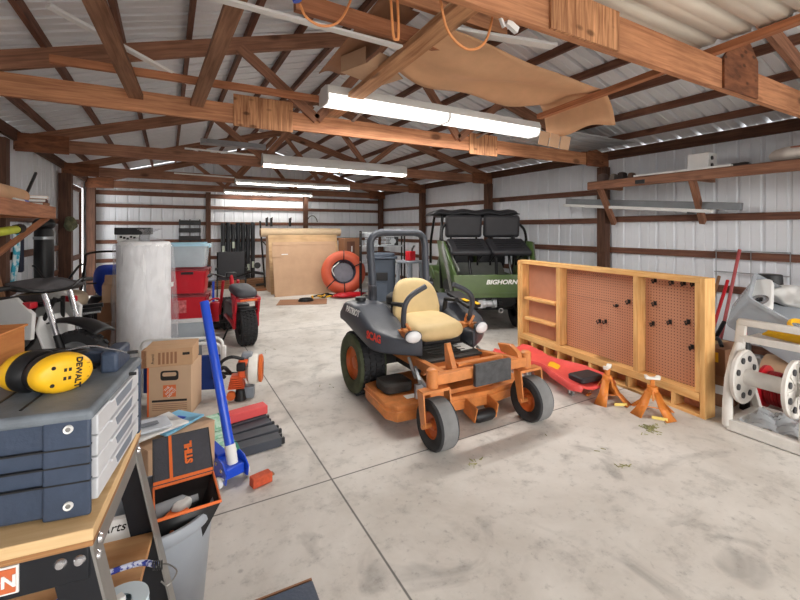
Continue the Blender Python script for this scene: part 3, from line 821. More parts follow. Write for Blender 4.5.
# ================================================================== peg board cabinet, standing on its long side
def pegboard_mat():
    m = bpy.data.materials.new('brown_pegboard'); m.use_nodes = True
    nt = m.node_tree; N = nt.nodes; L = nt.links; b = N['Principled BSDF']
    tc = N.new('ShaderNodeTexCoord'); mp = N.new('ShaderNodeMapping'); mp.inputs['Scale'].default_value = (1, 1 / 0.0254, 1 / 0.0254)
    L.new(tc.outputs['Object'], mp.inputs['Vector'])
    fr_ = N.new('ShaderNodeVectorMath'); fr_.operation = 'FRACTION'; L.new(mp.outputs['Vector'], fr_.inputs[0])
    sb = N.new('ShaderNodeVectorMath'); sb.operation = 'SUBTRACT'; sb.inputs[1].default_value = (0, .5, .5); L.new(fr_.outputs[0], sb.inputs[0])
    ml = N.new('ShaderNodeVectorMath'); ml.operation = 'MULTIPLY'; ml.inputs[1].default_value = (0, 1, 1); L.new(sb.outputs[0], ml.inputs[0])
    ln = N.new('ShaderNodeVectorMath'); ln.operation = 'LENGTH'; L.new(ml.outputs[0], ln.inputs[0])
    rp = N.new('ShaderNodeValToRGB'); rp.color_ramp.elements[0].position = .13; rp.color_ramp.elements[0].color = rgb((44, 26, 20))
    rp.color_ramp.elements[1].position = .2; rp.color_ramp.elements[1].color = rgb((200, 142, 112))
    L.new(ln.outputs['Value'], rp.inputs['Fac']); L.new(rp.outputs['Color'], b.inputs['Base Color']); b.inputs['Roughness'].default_value = .6
    return m
M_peg = pegboard_mat()
M_hard = pm('brown_hardboard', (192, 134, 106), .6, var=.06)
CAB = thing('pegboard_cabinet', 'long new pine cabinet with brown peg board back, standing on edge behind jack stands', 'cabinet', (3.564, 1.604, 0), -math.atan(0.095))
# local: +Y along the length, -X is the open front, depth 0.13 towards +X
LN, HT, DP = 2.145, 1.075, 0.13
def cbar(name, y0, z0, y1, z1, w, m=M_pine, x0=0.0, x1=DP, bev=.003):
    a = (abs(y1 - y0) > abs(z1 - z0))
    b = MB()
    if a: b.bar(((x0 + x1) / 2, y0, z0), ((x0 + x1) / 2, y1, z0), x1 - x0, w)
    else: b.bar(((x0 + x1) / 2, y0, z0), ((x0 + x1) / 2, y0, z1), x1 - x0, w, up=(0, 1, 0))
    return b.build(name, m, CAB, bevel=bev)
cbar('end_panel', 0.019, 0, 0.019, HT, .038); cbar('end_panel', LN - .019, 0, LN - .019, HT - .0, .038)
cbar('end_stile', 0.058, .19, 0.058, HT - .04, .04, x0=.006); cbar('end_stile', LN - .058, .19, LN - .058, HT - .04, .04, x0=.006)
cbar('top_rail', .04, HT - .02, LN - .04, HT - .02, .042)
cbar('bottom_rail', .04, .155, LN - .04, .155, .065)
cbar('base_board', .04, .012, LN - .04, .012, .024)
cbar('divider', .575, .19, .575, HT - .04, .046, x0=.004); cbar('divider', 1.487, .19, 1.487, HT - .04, .054, x0=.004)
cbar('shelf', 1.54, .622, LN - .11, .622, .03, x0=.01); cbar('shelf', 1.54, .382, LN - .11, .382, .03, x0=.01)
for k in range(1, 10): cbar('cubby_divider', .04 + k * (LN - .08) / 10, .024, .04 + k * (LN - .08) / 10, .123, .03, x0=.005)
MB().box((DP - .004, LN / 2, .07), (.006, LN - .08, .10)).build('cubby_back', M_hard, CAB)
MB().box((DP - .03, .31, .615), (.006, .47, .85)).build('peg_board', M_peg, CAB)
MB().box((DP - .03, 1.03, .615), (.006, .84, .85)).build('peg_board', M_peg, CAB)
MB().box((DP - .03, 1.79, .615), (.006, .52, .85)).build('back_panel', M_hard, CAB)
xh = DP - .034
def hook(y, z, kind):
    b = MB()
    if kind == 'pin':
        b.tube([(xh, y, z), (xh - .03, y, z), (xh - .034, y, z + .006)], .003, 6); return b.build('peg_pin', M_chrome, CAB)
    if kind == 'twin':
        b.box((xh - .004, y, z + .008), (.008, .03, .018)); 
        for q in (-.011, .011): b.tube([(xh - .004, y + q, z), (xh - .03, y + q, z - .004), (xh - .04, y + q, z + .012)], .005, 6)
    else:
        b.box((xh - .004, y, z + .008), (.008, .024, .036)); b.tube([(xh - .004, y, z), (xh - .035, y, z - .014), (xh - .045, y, z + .006), (xh - .04, y, z + .02)], .006, 6)
    return b.build('peg_hook', M_black, CAB)
for k in range(11): hook(.89 + k * .05, .99, 'pin')
for k in range(12): hook(.87 + k * .045, .755, 'pin')
for y, z in ((.705, .775), (1.024, .53), (.955, .54), (.455, 1.0), (.307, 1.0), (.21, 1.005), (.135, 1.01), (.455, .80), (.473, .62), (.324, .665), (.178, .695), (.10, .695), (.147, .50)): hook(y, z, 'hook')
hook(.83, .72, 'twin')

# ------------------------------------------------------------------ orange jack stands
M_jack = pm('jack_orange', (214, 128, 54), .45, var=.14, scale=16)
M_wht = pm('off_white_rubber', (232, 228, 220), .6, var=.05)
def jack(loc, rz, label, turn=0.3):
    t = thing('jack_stand', label, 'jack stand', loc, rz, 'orange jack stands')
    for k in range(4):
        a = PI / 4 + k * PI / 2; c, s_ = math.cos(a), math.sin(a)
        q = V((-s_, c, 0))
        p0, p1 = V((c * .165, s_ * .165, .002)), V((c * .032, s_ * .032, .21))
        m0 = V((c * .085, s_ * .085, .09))
        b = MB()
        pts = [p0 - q * .05, p0 + q * .05, m0 + q * .034, p1 + q * .026, p1 - q * .026, m0 - q * .034]
        b.add(pts, [(0, 1, 2, 3, 4, 5)]); b.add([p0 - q * .05, p0 + q * .05, V((c * .14, s_ * .14, .002)) + q * .04, V((c * .14, s_ * .14, .002)) - q * .04], [(0, 1, 2, 3)])
        b.build('leg', M_jack, t, thick=.005)
    MB().lathe([(.025, .17), (.04, .19), (.036, .245), (.028, .25), (.02, .25)], n=20).build('collar', M_jack, t)
    MB().box((0, 0, .26), (.030, .034, .10)).build('ratchet_column', M_jack, t, bevel=.004)
    b = MB(); b.prism([(-.05, .31), (.05, .31), (.056, .345), (.036, .345), (.02, .328), (-.02, .328), (-.036, .345), (-.056, .345)], -.018, .018, 'XZ'); b.build('saddle_pad', M_wht, t, rot=(0, 0, turn), bevel=.004)
    b = MB().tube([(.0, -.03, .215), (.0, -.075, .22), (.0, -.10, .15)], .006, 8); b.build('ratchet_handle', M_jack, t)
    b = MB().tube([(-.08, -.08, .085), (.08, -.08, .085)], .004, 6); b.build('cross_rod', M_jack, t)
    MB().box((.04, -.135, .022), (.10, .006, .026)).build('caution_sticker', pm('cream_sticker', (240, 214, 120), .6, var=.03), t)
    t.scale = (1.02, 1.02, .86)
    return t
jack((3.34, 1.87, 0), math.radians(-58), 'orange jack stand nearest the camera, before the right bay of peg board')
jack((3.26, 2.20, 0), math.radians(-30), 'orange jack stand between red creeper and the other jack stand', .8)

# ------------------------------------------------------------------ red mechanic's creeper
M_crred = pm('creeper_red', (224, 84, 80), .4, var=.1, scale=6)
cr = thing('mechanic_creeper', 'red moulded mechanic creeper board on casters along the cabinet foot', 'creeper', (3.25, 2.86, 0), math.radians(-4))
def crf(u, v):
    y = -.62 + 1.16 * v
    wd = .245 + .03 * math.cos((v - .9) * 6.5) - .075 * max(0, math.sin((v - .28) * 2 * PI)) * (0 if v < .28 or v > .78 else 1)
    if v < .06: wd *= .75 + .25 * v / .06
    if v > .95: wd *= .80 + .20 * (1 - v) / .05
    x = (u - .5) * 2
    return (x * wd, y, .115 + .045 * abs(x) ** 2.5 - .015 * math.cos(v * 8) - (.05 if abs(x) > .97 else 0))
MB().grid(crf, 18, 40).build('board', M_crred, cr, thick=.02, sharp=60)
MB().prism([(x, y - .48) for x, y in rrect(.26, .17, .03)], .125, .175, 'XY').build('head_pad', M_vinyl, cr, bevel=.012)
MB().prism([(-.12, -.16), (-.04, -.08), (.05, -.02), (.09, -.05), (.04, -.16), (-.05, -.22)], .1405, .1435, 'XY').build('yellow_sticker', M_yellow, cr)
for x, y in ((-.15, -.46), (.15, -.46), (-.16, .05), (.16, .05), (-.17, .46), (.17, .46)):
    b = MB(); b.lathe([(0, -.012), (.026, -.012), (.03, -.006), (.03, .006), (.026, .012), (0, .012)], c=(x, y, .031), axis='X', n=16)
    w_ = b.build('caster', M_greyrub, cr)
    b = MB(); b.tube([(x, y + .012, .055), (x, y + .015, .10)], .008, 8); b.box((x, y, .06), (.034, .03, .012)); b.box((x + .017, y, .045), (.003, .024, .04)); b.box((x - .017, y, .045), (.003, .024, .04))
    b.build('caster_fork', M_chrome, w_)

# ================================================================== right wall: shelf, brackets, what lies on it
sh = thing('timber_shelf', 'long brown timber shelf high on the right wall on diagonal brackets', 'shelf', (XR, 0, 0))
b = MB(); b.bar((-.565, -1.0, 2.055), (-.565, 3.80, 2.06), .04, .105); b.build('front_board', M_tie2, sh, bevel=.003)
b = MB(); b.bar((-.28, -1.0, 2.112), (-.28, 3.80, 2.112), .58, .016); b.build('shelf_board', M_girt, sh)
for y in (-.6, 1.0, 2.50, 3.66):
    MB().bar((-.54, y - .02, 2.03), (-.03, y + .10, 1.54), .07, .06, up=(0, 1, 0)).build('bracket', M_tie2, sh, bevel=.002)
    MB().bar((-.54, y, 2.06), (0, y, 2.06), .04, .085).build('bracket_arm', M_tie2, sh)
MB().box((-.588, 3.05, 2.05), (.004, .12, .05)).build('black_label', M_black, sh)
bx = thing('speaker_box', 'white box with two round black knobs on the high right shelf', 'box', (5.40, 2.46, 2.122), math.radians(0))
MB().box((0, 0, .10), (.20, .22, .20)).build('body', M_white, bx, bevel=.006)
for z in (.06, .14): MB().lathe([(0, -.01), (.022, -.01), (.024, 0), (0, 0)], c=(-.03, -.11, z), axis='Y', n=18).build('knob', M_black, bx)
t = thing('tape_deck', 'flat black device lying beside the white box on the high shelf', 'device', (5.40, 2.08, 2.122), .2)
MB().box((0, 0, .02), (.2, .15, .04)).build('body', M_black, t, bevel=.006); MB().box((-.02, -.02, .043), (.1, .06, .006)).build('lid', M_blackm, t, bevel=.002)
tag(MB().box((0, 0, .011), (.05, 1.05, .022)).build('white_trim_strip', M_white, loc=(5.215, 2.62, 2.122), bevel=.002), 'long white trim strip lying along the front of the high shelf', 'trim strip')
b = MB()
def bagf(u, v):
    a = 2 * PI * u; t_ = -PI / 2 + PI * v
    return (.16 * math.cos(a) * math.cos(t_) ** .6 * (1 + .06 * math.sin(5 * a)), .24 * math.sin(a) * math.cos(t_) ** .6 * (1 + .05 * math.sin(7 * a)), .07 * math.sin(t_) * (1 + .18 * math.sin(3 * a + 1)) + .07)
b.grid(bagf, 40, 12, closeu=True); sk = b.build('seed_sack', pm('white_woven_sack', (222, 214, 206), .7, var=.05), loc=(5.40, 1.60, 2.122), sharp=70)
tag(sk, 'white sack with brown print lying at the right end of the high shelf', 'sack')
MB().box((-.06, -.03, .137), (.10, .16, .012), rot=(0.0, -.18, .1)).build('brown_print', pm('brown_print', (150, 92, 70), .7), sk)
for i, (y, s_, c_) in enumerate(((3.66, .10, (96, 78, 72)), (3.50, .08, (120, 112, 104)), (3.38, .09, (60, 50, 48)), (3.25, .07, (96, 70, 56)))):
    b = MB(); b.box((0, 0, s_ / 2), (s_ * 1.4, s_, s_), taper=(.8, .8)); b.box((0, 0, s_ * 1.02), (s_ * .8, s_ * .6, s_ * .16))
    tag(b.build(['oil_can', 'paint_tin', 'small_black_box', 'wood_offcut'][i], pm('shelf_clutter_%d' % 1 if i < 0 else ['dull_brown_tin', 'dull_grey_tin', 'dull_black_tin', 'brown_offcut'][i], c_, .6, var=.2), loc=(5.33, y, 2.122), bevel=.006),
        ['brown can at the far end of the high right shelf', 'grey tin second from the far end of the high right shelf', 'dark box third from the far end of the high right shelf', 'small brown block fourth from the far end of the high right shelf'][i], ['can', 'tin', 'box', 'offcut'][i])
# channels hung under the shelf
g_ = thing('metal_gutter', 'long grey metal channel slung under the right wall shelf', 'metal channel', (0, 0, 0))
b = MB(); b.bar((5.56, 4.45, 1.90), (5.56, 2.14, 1.705), .06, .085); b.build('channel', pm('weathered_zinc', (128, 132, 136), .5, metal=.3, var=.1), g_, bevel=.004)
MB().box((5.525, 2.55, 1.665), (.05, .24, .03), rot=(-.07, 0, 0)).build('clip', M_blackm, g_)
tag(MB().bar((5.495, 4.45, 1.835), (5.495, 2.40, 1.66), .05, .04).build('white_batten', M_white), 'white batten lying alongside the grey channel under the shelf', 'batten')

# leaning tools and wire cage at the right wall
wc = thing('wire_cage', 'grey wire garden cage hung on the right wall above the tools', 'wire cage', (5.70, 2.15, 0), rot=(0, 0, 0))
b = MB()
for z in (1.20, .95): b.tube([(0.05, -.36, z), (0.05, .32, z), (.01, .32, z), (.01, -.36, z)], .006, 6, closed=True)
b.build('hoop', M_galv, wc)
for y in (-.36, -.02, .32): MB().tube([(0.05, y, 1.21), (0.05, y, .003)], .005, 6).build('upright_wire', M_galv, wc)
def handle_tool(name, label, cat, p0, p1, m, mh, head):
    t = thing(name, label, cat, p0)
    d = V(p1) - V(p0)
    MB().tube([(0, 0, 0), d * .5, d], .017, 10).build('handle', m, t)
    b = MB(); head(b, d); b.build('head', mh, t, bevel=.002)
    return t
M_handle = wood('ash_handle', (166, 124, 92), (126, 88, 62))
def rake(b, d):
    b.box((-.04, 0, .04), (.01, .076, .10), rot=(0, .5, 0)); b.tube([(-.03, 0, .08), (.01, 0, .10), d * .1], .009, 6)
def spade(b, d):
    b.prism([(-.038, .30), (-.04, .10), (-.03, .02), (0, .0), (.03, .02), (.04, .10), (.038, .30)], -.004, .004, 'YZ'); b.tube([(0, 0, .26), d * .36], .022, 8)
def fork(b, d):
    for q in (-.055, -.02, .02, .055): b.tube([(0, q, .0), (0, q, .22), (0, q * .4, .30)], .007, 6)
    b.tube([(0, 0, .28), d * .36], .022, 8)
handle_tool('garden_hoe', 'bare wooden tool handle leaning on the right wall behind the cabinet', 'hoe', (5.15, 2.40, 0), (5.66, 2.40, .90), M_handle, M_blackm, rake)
handle_tool('garden_spade', 'short red tool handle leaning on the right wall beside the bare wooden one', 'spade', (5.10, 2.315, 0), (5.66, 2.315, .86), M_red, M_blackm, spade)
handle_tool('garden_fork', 'tall faded red tool handle with white tip leaning on the right wall', 'fork', (5.10, 2.20, 0), (5.66, 2.20, 1.22), pm('faded_red', (178, 82, 84), .5, var=.15), M_blackm, fork)

# ================================================================== right corner clutter
M_reel = pm('dirty_white_plastic', (216, 212, 206), .5, var=.08, scale=14)
M_trans = pm('smoky_clear_plastic', (190, 196, 202), .25, alpha=.6, var=.05)
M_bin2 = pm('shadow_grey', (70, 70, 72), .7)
hr = thing('hose_reel_cart', 'dirty white plastic hose reel cart with empty spool at the right edge', 'hose reel', (3.60, 1.20, 0), 0)
# side frames (local y = +-0.24), spool axis along y
for s in (-1, 1):
    y = .25 if s > 0 else -.17
    yf_ = .195 if s > 0 else -.085
    b = MB()
    b.tube([(-.06, y, .03), (-.055, y, .20), (-.03, y, .36), (.04, y, .50), (.12, y, .60)], [.034, .032, .03, .03, .028], 10)
    b.bar((.10, y, .44), (.17, y, .76), .04, .06, up=(0, 1, 0))
    b.bar((-.06, y, .035), (.46, y, .035), .05, .06)
    b.bar((.44, y, .04), (.12, y, .60), .04, .05, up=(0, 1, 0))
    b.bar((.02, y, .36), (.20, y, .38), .04, .05)
    b.build('side_frame', M_reel, hr, bevel=.006)
    fl = MB()
    fl.lathe([(.05, -.012), (.06, .012), (.10, .016), (.11, .0), (.155, .0), (.165, .018), (.19, .014), (.195, -.008), (.185, -.018), (.16, -.008), (.11, -.012), (.05, -.012)], c=(.06, yf_, .38), axis='Y', n=36)
    for k in range(8):
        a = 2 * PI * k / 8
        fl.bar((.06 + .06 * math.sin(a), yf_ + s * .012, .38 + .06 * math.cos(a)), (.06 + .16 * math.sin(a), yf_ + s * .012, .38 + .16 * math.cos(a)), .02, .012, up=(0, 1, 0))
    fo = fl.build('spool_flange', M_reel, hr)
    for k in range(8):
        a = 2 * PI * (k + .5) / 8
        MB().lathe([(0, -.019), (.022, -.019), (.022, -.010), (0, -.010)], c=(.06 + .133 * math.sin(a), yf_, .38 + .133 * math.cos(a)), axis='Y', n=14).build('hole_shade_disc', M_bin2, fo)  # dark discs put in for the shade of the flange holes
MB().lathe([(0, -.08), (.055, -.08), (.055, .2), (0, .2)], c=(.06, 0, .38), axis='Y', n=24).build('spool_drum', M_reel, hr)
MB().bar((-.06, -.17, .045), (-.06, .25, .045), .05, .08).build('front_bar', M_reel, hr, bevel=.008)
MB().bar((.44, -.17, .04), (.44, .25, .04), .05, .06).build('rear_bar', M_reel, hr, bevel=.008)
MB().bar((.165, -.19, .755), (.165, .27, .755), .05, .05).build('top_bar', M_reel, hr, bevel=.008)
MB().bar((.14, -.17, .64), (.14, .25, .64), .03, .05).build('tray_bar', M_reel, hr, bevel=.004)
MB().box((.30, .04, .63), (.30, .42, .012)).build('tray', M_reel, hr)
b = MB(); b.tube([(.06, -.18, .38), (.06, -.22, .38), (.02, -.22, .46), (.02, -.28, .46)], .012, 8); b.build('crank', M_reel, hr)
yf = MB()
def yff(u, v):
    a = 2 * PI * u
    r = .10 * (1 - .5 * v) * (1 + .15 * math.sin(3 * a)); return (r * 1.3 * math.cos(a) * .7, -.12 + .26 * v + .02 * math.sin(2 * a), .05 * math.sin(a) * (1 - .4 * v) + .055)
yf.grid(yff, 24, 10, closeu=True); yf.face(list(range(0, 24 * 11, 11)))
tag(yf.build('yellow_funnel', M_yellow, loc=(3.88, 1.20, .636), sharp=60), 'yellow plastic funnel lying on the hose reel tray', 'funnel')

# cardboard box between cabinet and clutter
def carton(name, label, loc, rz, size, m=M_card, group=None, tape=True, flaps=True):
    t = thing(name, label, 'box', loc, rz, group)
    w_, d_, h_ = size
    MB().box((0, 0, h_ / 2), size).build('carton', m, t, bevel=.004)
    if flaps:
        MB().box((0, -d_ / 4 - .001, h_ + .002), (w_, d_ / 2 - .003, .004)).build('flap', m, t)
        MB().box((0, d_ / 4 + .001, h_ + .002), (w_, d_ / 2 - .003, .004)).build('flap', m, t)
    if tape: MB().box((0, 0, h_ + .0048), (w_ * 1.001, .05, .001)).build('tape', pm('packing_tape', (200, 170, 128), .25, var=.03), t)
    return t
c = carton('cardboard_box', 'brown box with yellow label standing behind the near end of the cabinet', (4.10, 1.78, 0), .1, (.36, .34, .24), M_cardd)
MB().box((-.182, -.08, .14), (.003, .10, .07)).build('white_label', M_white, c)
c = carton('cardboard_box', 'brown box with black strap on top, stacked behind the cabinet end', (4.12, 1.78, .246), -.05, (.34, .32, .22), M_cardd)
MB().box((-.172, -.06, .15), (.003, .10, .08)).build('yellow_label', M_yellow, c)
b = MB().tube(spline([(-.10, -.10, .235), (.02, -.02, .26), (.10, .05, .24), (.0, .10, .25), (-.10, .02, .24)], 6), .016, 8); b.build('strap', M_black, c)
# grey storage bins, one upright and one clear bin tipped on top
def bin_(name, label, loc, rot, size, m, lid=None, cat='storage bin', group=None):
    t = thing(name, label, cat, loc, 0, group, rot)
    w_, d_, h_ = size; b = MB()
    oo = [(x, y) for x, y in rrect(w_, d_, .04)]
    def ring(sc, z): return [V((x * sc, y * sc, z)) for x, y in oo]
    n = len(oo); rings = [ring(.86, 0), ring(.97, h_ * .92), ring(1.03, h_ * .92), ring(1.03, h_), ring(.95, h_), ring(.84, .012)]
    for r_ in rings: b.v.extend(r_)
    for i in range(len(rings) - 1):
        for k in range(n): b.face((i * n + k, i * n + (k + 1) % n, (i + 1) * n + (k + 1) % n, (i + 1) * n + k))
    b.face(list(range(n))[::-1]); b.face([5 * n + k for k in range(n)])
    b.build('tub', m, t)
    if lid:
        l = MB(); l.prism([(x * 1.06, y * 1.06) for x, y in oo], h_ - .012, h_ + .018, 'XY'); l.prism([(x * .86, y * .86) for x, y in oo], h_ + .018, h_ + .034, 'XY'); l.build('lid', lid, t, bevel=.004)
        for s in (-1, 1): MB().box((s * w_ * .53, 0, h_ - .01), (.02, d_ * .3, .05)).build('latch', lid, t, bevel=.004)
    return t
M_bin = pm('slate_grey_plastic', (120, 130, 144), .4, var=.06)
bin_('storage_bin', 'dark grey storage bin standing on the floor under the tipped clear one', (5.24, 1.40, 0), (0, 0, .1), (.62, .46, .42), M_bin, M_bin)
bin_('storage_bin', 'big smoky clear bin tipped on its side on top of the right corner pile', (4.62, 1.62, .52), (math.radians(36), math.radians(-22), .25), (.46, .66, .36), M_trans)
# fan cover, rag bag, cable coil, pots
t = thing('fan_shroud', 'white plastic panel with a round hole lying on the tipped clear bin', 'panel', (4.48, 1.58, .86), rot=(math.radians(-14), math.radians(-32), .3))
b = MB(); b.prism(rrect(.40, .16, .05), 0, .05, 'XY'); b.build('panel', M_white, t, bevel=.008)
MB().lathe([(.02, .052), (.06, .052), (.065, .06), (.05, .066), (.03, .06)], c=(-.10, 0, 0), n=28).build('ring', M_chrome, t)
MB().lathe([(0, .053), (.02, .053), (0, .055)], c=(-.10, 0, 0), n=20).build('hole', M_black, t)
def lumpy(name, label, cat, loc, r, m, sd, parts=None, rz=0):
    q = random.Random(sd); ph = [q.uniform(0, 6) for _ in range(8)]
    def fn(u, v):
        a = 2 * PI * u; t_ = -PI / 2 + PI * v
        k = 1 + .13 * math.sin(3 * a + ph[0] + 2 * t_) + .10 * math.sin(5 * a + ph[1] - 3 * t_) + .06 * math.sin(9 * a + ph[2] + 5 * t_)
        ct = math.cos(t_)
        return (r[0] * math.cos(a) * ct * k, r[1] * math.sin(a) * ct * k, r[2] * (math.sin(t_) + 1) * (1 + .15 * math.sin(4 * a + ph[3]) * ct))
    return tag(MB().grid(fn, 44, 18, closeu=True).build(name, m, loc=loc, rot=(0, 0, rz), sharp=70), label, cat)
lumpy('white_plastic_bag', 'crumpled white plastic bag on top of the right corner pile', 'bag', (4.75, 1.42, .78), (.20, .22, .09), M_white, 3)
lumpy('black_rag', 'black and white cloth heap below the black pot on the pile', 'cloth', (4.88, 1.62, .74), (.17, .20, .09), pm('black_white_cloth', (226, 226, 226), .7, col2=(24, 24, 26), scale=9, thresh=(.48, .52)), 5)
pt = thing('flower_pot', 'black round plastic pot upside down on top of the right corner pile', 'pot', (4.93, 1.68, .915))
MB().lathe([(0, .115), (.085, .115), (.09, .11), (.096, .02), (.106, .018), (.106, 0), (.09, 0), (.08, .1), (0, .1)], n=28).build('pot', M_black, pt)
b = MB()
for k in range(5): b.tube(arc((0, 0, .012 + .007 * k), .075 + .008 * (k % 2), 0, 2 * PI, 26), .007, 6)
tag(b.build('yellow_cable_coil', M_yellow, loc=(4.30, 1.28, .665), rot=(.5, -.35, 0)), 'coil of yellow cable beside the hose reel top', 'cable')
t = thing('red_hose_reel', 'red drum with hose behind the white spool flanges', 'hose drum', (4.26, 1.40, 0))
MB().lathe([(0, -.09), (.17, -.09), (.17, -.07), (.10, -.06), (.10, .06), (.17, .07), (.17, .09), (0, .09)], c=(0, 0, .17), axis='Y', n=30).build('drum', M_red, t)
b = MB()
for k in range(5): b.tube([(.125 * math.cos(a), -.045 + k * .0225, .17 + .125 * math.sin(a)) for a in [2 * PI * i / 24 for i in range(24)]], .011, 6, closed=True)
b.build('hose', pm('dark_red_hose', (150, 30, 34), .5), t)
tag(MB().lathe([(.09, -.17), (.17, -.17), (.17, .17), (.09, .17)], axis='Y', n=30).build('cardboard_tube_roll', M_card, loc=(4.66, 1.44, .17)), 'thick roll of brown corrugated cardboard at the right edge behind the reel', 'cardboard roll')
t = thing('spray_can', 'black spray can standing behind the hose reel frame', 'spray can', (4.06, 1.545, .0))
b = MB(); b.lathe([(0, .0), (.035, .0), (.035, .56), (.02, .60), (0, .60)], n=18); b.build('body', M_black, t); MB().lathe([(.016, .60), (.016, .64), (0, .645)], n=12).build('nozzle', M_red, t); MB().lathe([(.0355, .40), (.0355, .48)], n=18).build('label', M_whiteink, t)
# crumpled clear plastic sheet under the reel
q_ = random.Random(11)
def crump(u, v):
    return (-.02 + .42 * u, -.20 + .40 * v, .03 + .05 * abs(math.sin(9 * u + 4 * v) * math.sin(7 * v - 3 * u)) + .03 * math.sin(17 * u * v + 1) ** 2)
tag(MB().grid(crump, 22, 22).build('plastic_sheeting', pm('crumpled_clear_plastic', (196, 200, 204), .2, alpha=.7, var=.1), loc=(3.62, 1.20, 0), sharp=20), 'crumpled clear plastic sheet heaped inside the hose reel frame', 'plastic sheet')
tag(MB().box((0, 0, .005), (.10, .05, .01)).box((.02, 0, .012), (.04, .03, .006)).build('plastic_offcut', M_grey, loc=(4.0, 1.50, 0), rot=(0, 0, .4), bevel=.002), 'grey plastic scrap on the floor between the boxes and the reel', 'scrap')
# ================================================================== things stored up in the roof timbers
def board(name, label, cat, p0, p1, w, h, m, up=(0, 0, 1), bev=.002, group=None):
    p0, p1 = V(p0), V(p1); c = (p0 + p1) / 2
    return tag(MB().bar(p0 - c, p1 - c, w, h, up).build(name, m, loc=c, bevel=bev), label, cat, group)
board('support_batten', 'thin light batten spanning above the long two-lens light', 'batten', (-.69, 3.554, 2.59), (3.80, 3.554, 2.635), .04, .055, M_batten)
board('diagonal_brace', 'wide diagonal brace at top left, crossing in front of the white strip', 'brace', (-.22, 3.86, 2.50), (-.43, 1.40, 2.73), .10, .04, wood('grey_brown_brace', (160, 118, 92), (112, 78, 58), knots=3))
board('diagonal_brace', 'wide diagonal brace ending by the left splice plate of the second truss', 'brace', (.21, 3.86, 2.50), (.41, 1.40, 2.86), .10, .04, MATS['grey_brown_brace'])
board('white_trim_strip', 'white trim strip leaning among the rafters at top left', 'trim strip', (-.61, 3.10, 2.755), (.16, 3.66, 2.60), .05, .02, M_white)
board('loose_plank', 'pale plank lying across the tie beams left of the brown paper', 'plank', (1.36, 1.25, 2.632), (1.44, 3.98, 2.60), .14, .04, wood('pale_plank', (214, 166, 124), (170, 118, 82), knots=2))
board('loose_plank', 'long pale stick on the tie beams running out past the white roofing sheet', 'plank', (3.12, .55, 2.66), (3.10, 2.80, 2.53), .06, .045, M_batten)
board('white_edge_strip', 'long white edged strip below the plank near the ridge', 'trim strip', (.15, 2.16, 2.56), (1.28, 2.27, 2.60), .05, .015, M_white)
board('loose_plank', 'brown plank on edge beside the white strip near the ridge', 'plank', (.60, 2.24, 2.69), (2.1, 2.34, 2.71), .04, .10, M_batten)
board('loose_plank', 'second brown plank on edge above the white strip near the ridge', 'plank', (.60, 2.02, 2.80), (2.0, 2.10, 2.82), .04, .12, M_tie)
board('white_metal_strip', 'short white metal strip above the brown paper', 'trim strip', (1.54, 2.10, 2.70), (2.30, 1.94, 2.70), .07, .02, M_white)
# brown paper / cardboard sheet sagging across the beams, its right end curling down
def paper(u, v):
    x = 1.46 + 1.98 * u; e = max(0, u - .82) / .18
    y = 2.02 + .16 * u + (.70 + .05 * math.sin(u * 7)) * v
    z = 2.66 - .06 * math.sin(u * PI) + .025 * math.sin(u * 13 + v * 3) * (.3 + v) + .02 * math.sin(v * 9 + u * 5) - .30 * e ** 2
    return (x - .10 * e * e, y, z)
PAPER = tag(MB().grid(paper, 46, 16).build('brown_paper_sheet', M_kraft, thick=.004, sharp=60), 'large sheet of brown paper sagging across the roof beams', 'paper sheet')
for k in range(3): MB().box((0, 0, 0), (.11, .01, .13)).build('torn_flap', M_card, PAPER, loc=(3.17 + k * .125, 2.80 - k * .02, 2.33 - .012 * k), rot=(.15, .12, -.15))
# cardboard over the ridge side of the light
def cb(u, v):
    return (1.02 + .30 * u + .12 * v, 3.10 - .9 * v + .1 * u, 2.66 + .22 * v + .10 * u * (1 - v) + .02 * math.sin(6 * u))
tag(MB().grid(cb, 10, 10).build('cardboard_sheet', M_cardd, thick=.006), 'folded brown cardboard leaning in the rafters above the light', 'cardboard')
bx = thing('cardboard_box', 'open cardboard box lying on the beams above the long light', 'box', (1.32, 2.85, 2.63), .35)
b = MB(); b.box((0, 0, .003), (.30, .26, .006)); b.box((-.15, 0, .06), (.006, .26, .12)); b.box((0, .13, .06), (.30, .006, .12)); b.build('carton', M_card, bx)
MB().box((.0, -.20, .02), (.30, .14, .006), rot=(-.3, 0, 0)).build('flap', M_card, bx); MB().box((.20, 0, .03), (.13, .26, .006), rot=(0, .4, 0)).build('flap', M_card, bx)
# ribbed roofing sheets
def ribbed(name, label, x0, x1, y0, y1, z, m):
    pr = rib_profile(y0, y1, pitch=.19, deep=.022); b = MB()
    for s_, d_ in pr:
        b.v.append(V((x0, s_, z + d_))); b.v.append(V((x1, s_, z + d_)))
    for i in range(len(pr) - 1): b.face((2 * i, 2 * i + 2, 2 * i + 3, 2 * i + 1))
    return tag(b.build(name, m, thick=.003, sharp=15), label, 'roofing sheet')
M_cream = pm('cream_roofing', (226, 218, 204), .45, var=.05, scale=3)
ribbed('roofing_sheet', 'cream ribbed roofing sheet lying on the beams at top right', 1.7, 3.12, -.1, 1.48, 2.668, M_cream)
ribbed('roofing_sheet', 'grey ribbed roofing sheet lying on the second truss by the right wall', 3.75, 5.25, 3.15, 4.12, 2.572, pm('grey_roofing', (176, 180, 184), .4, metal=.3, var=.06))
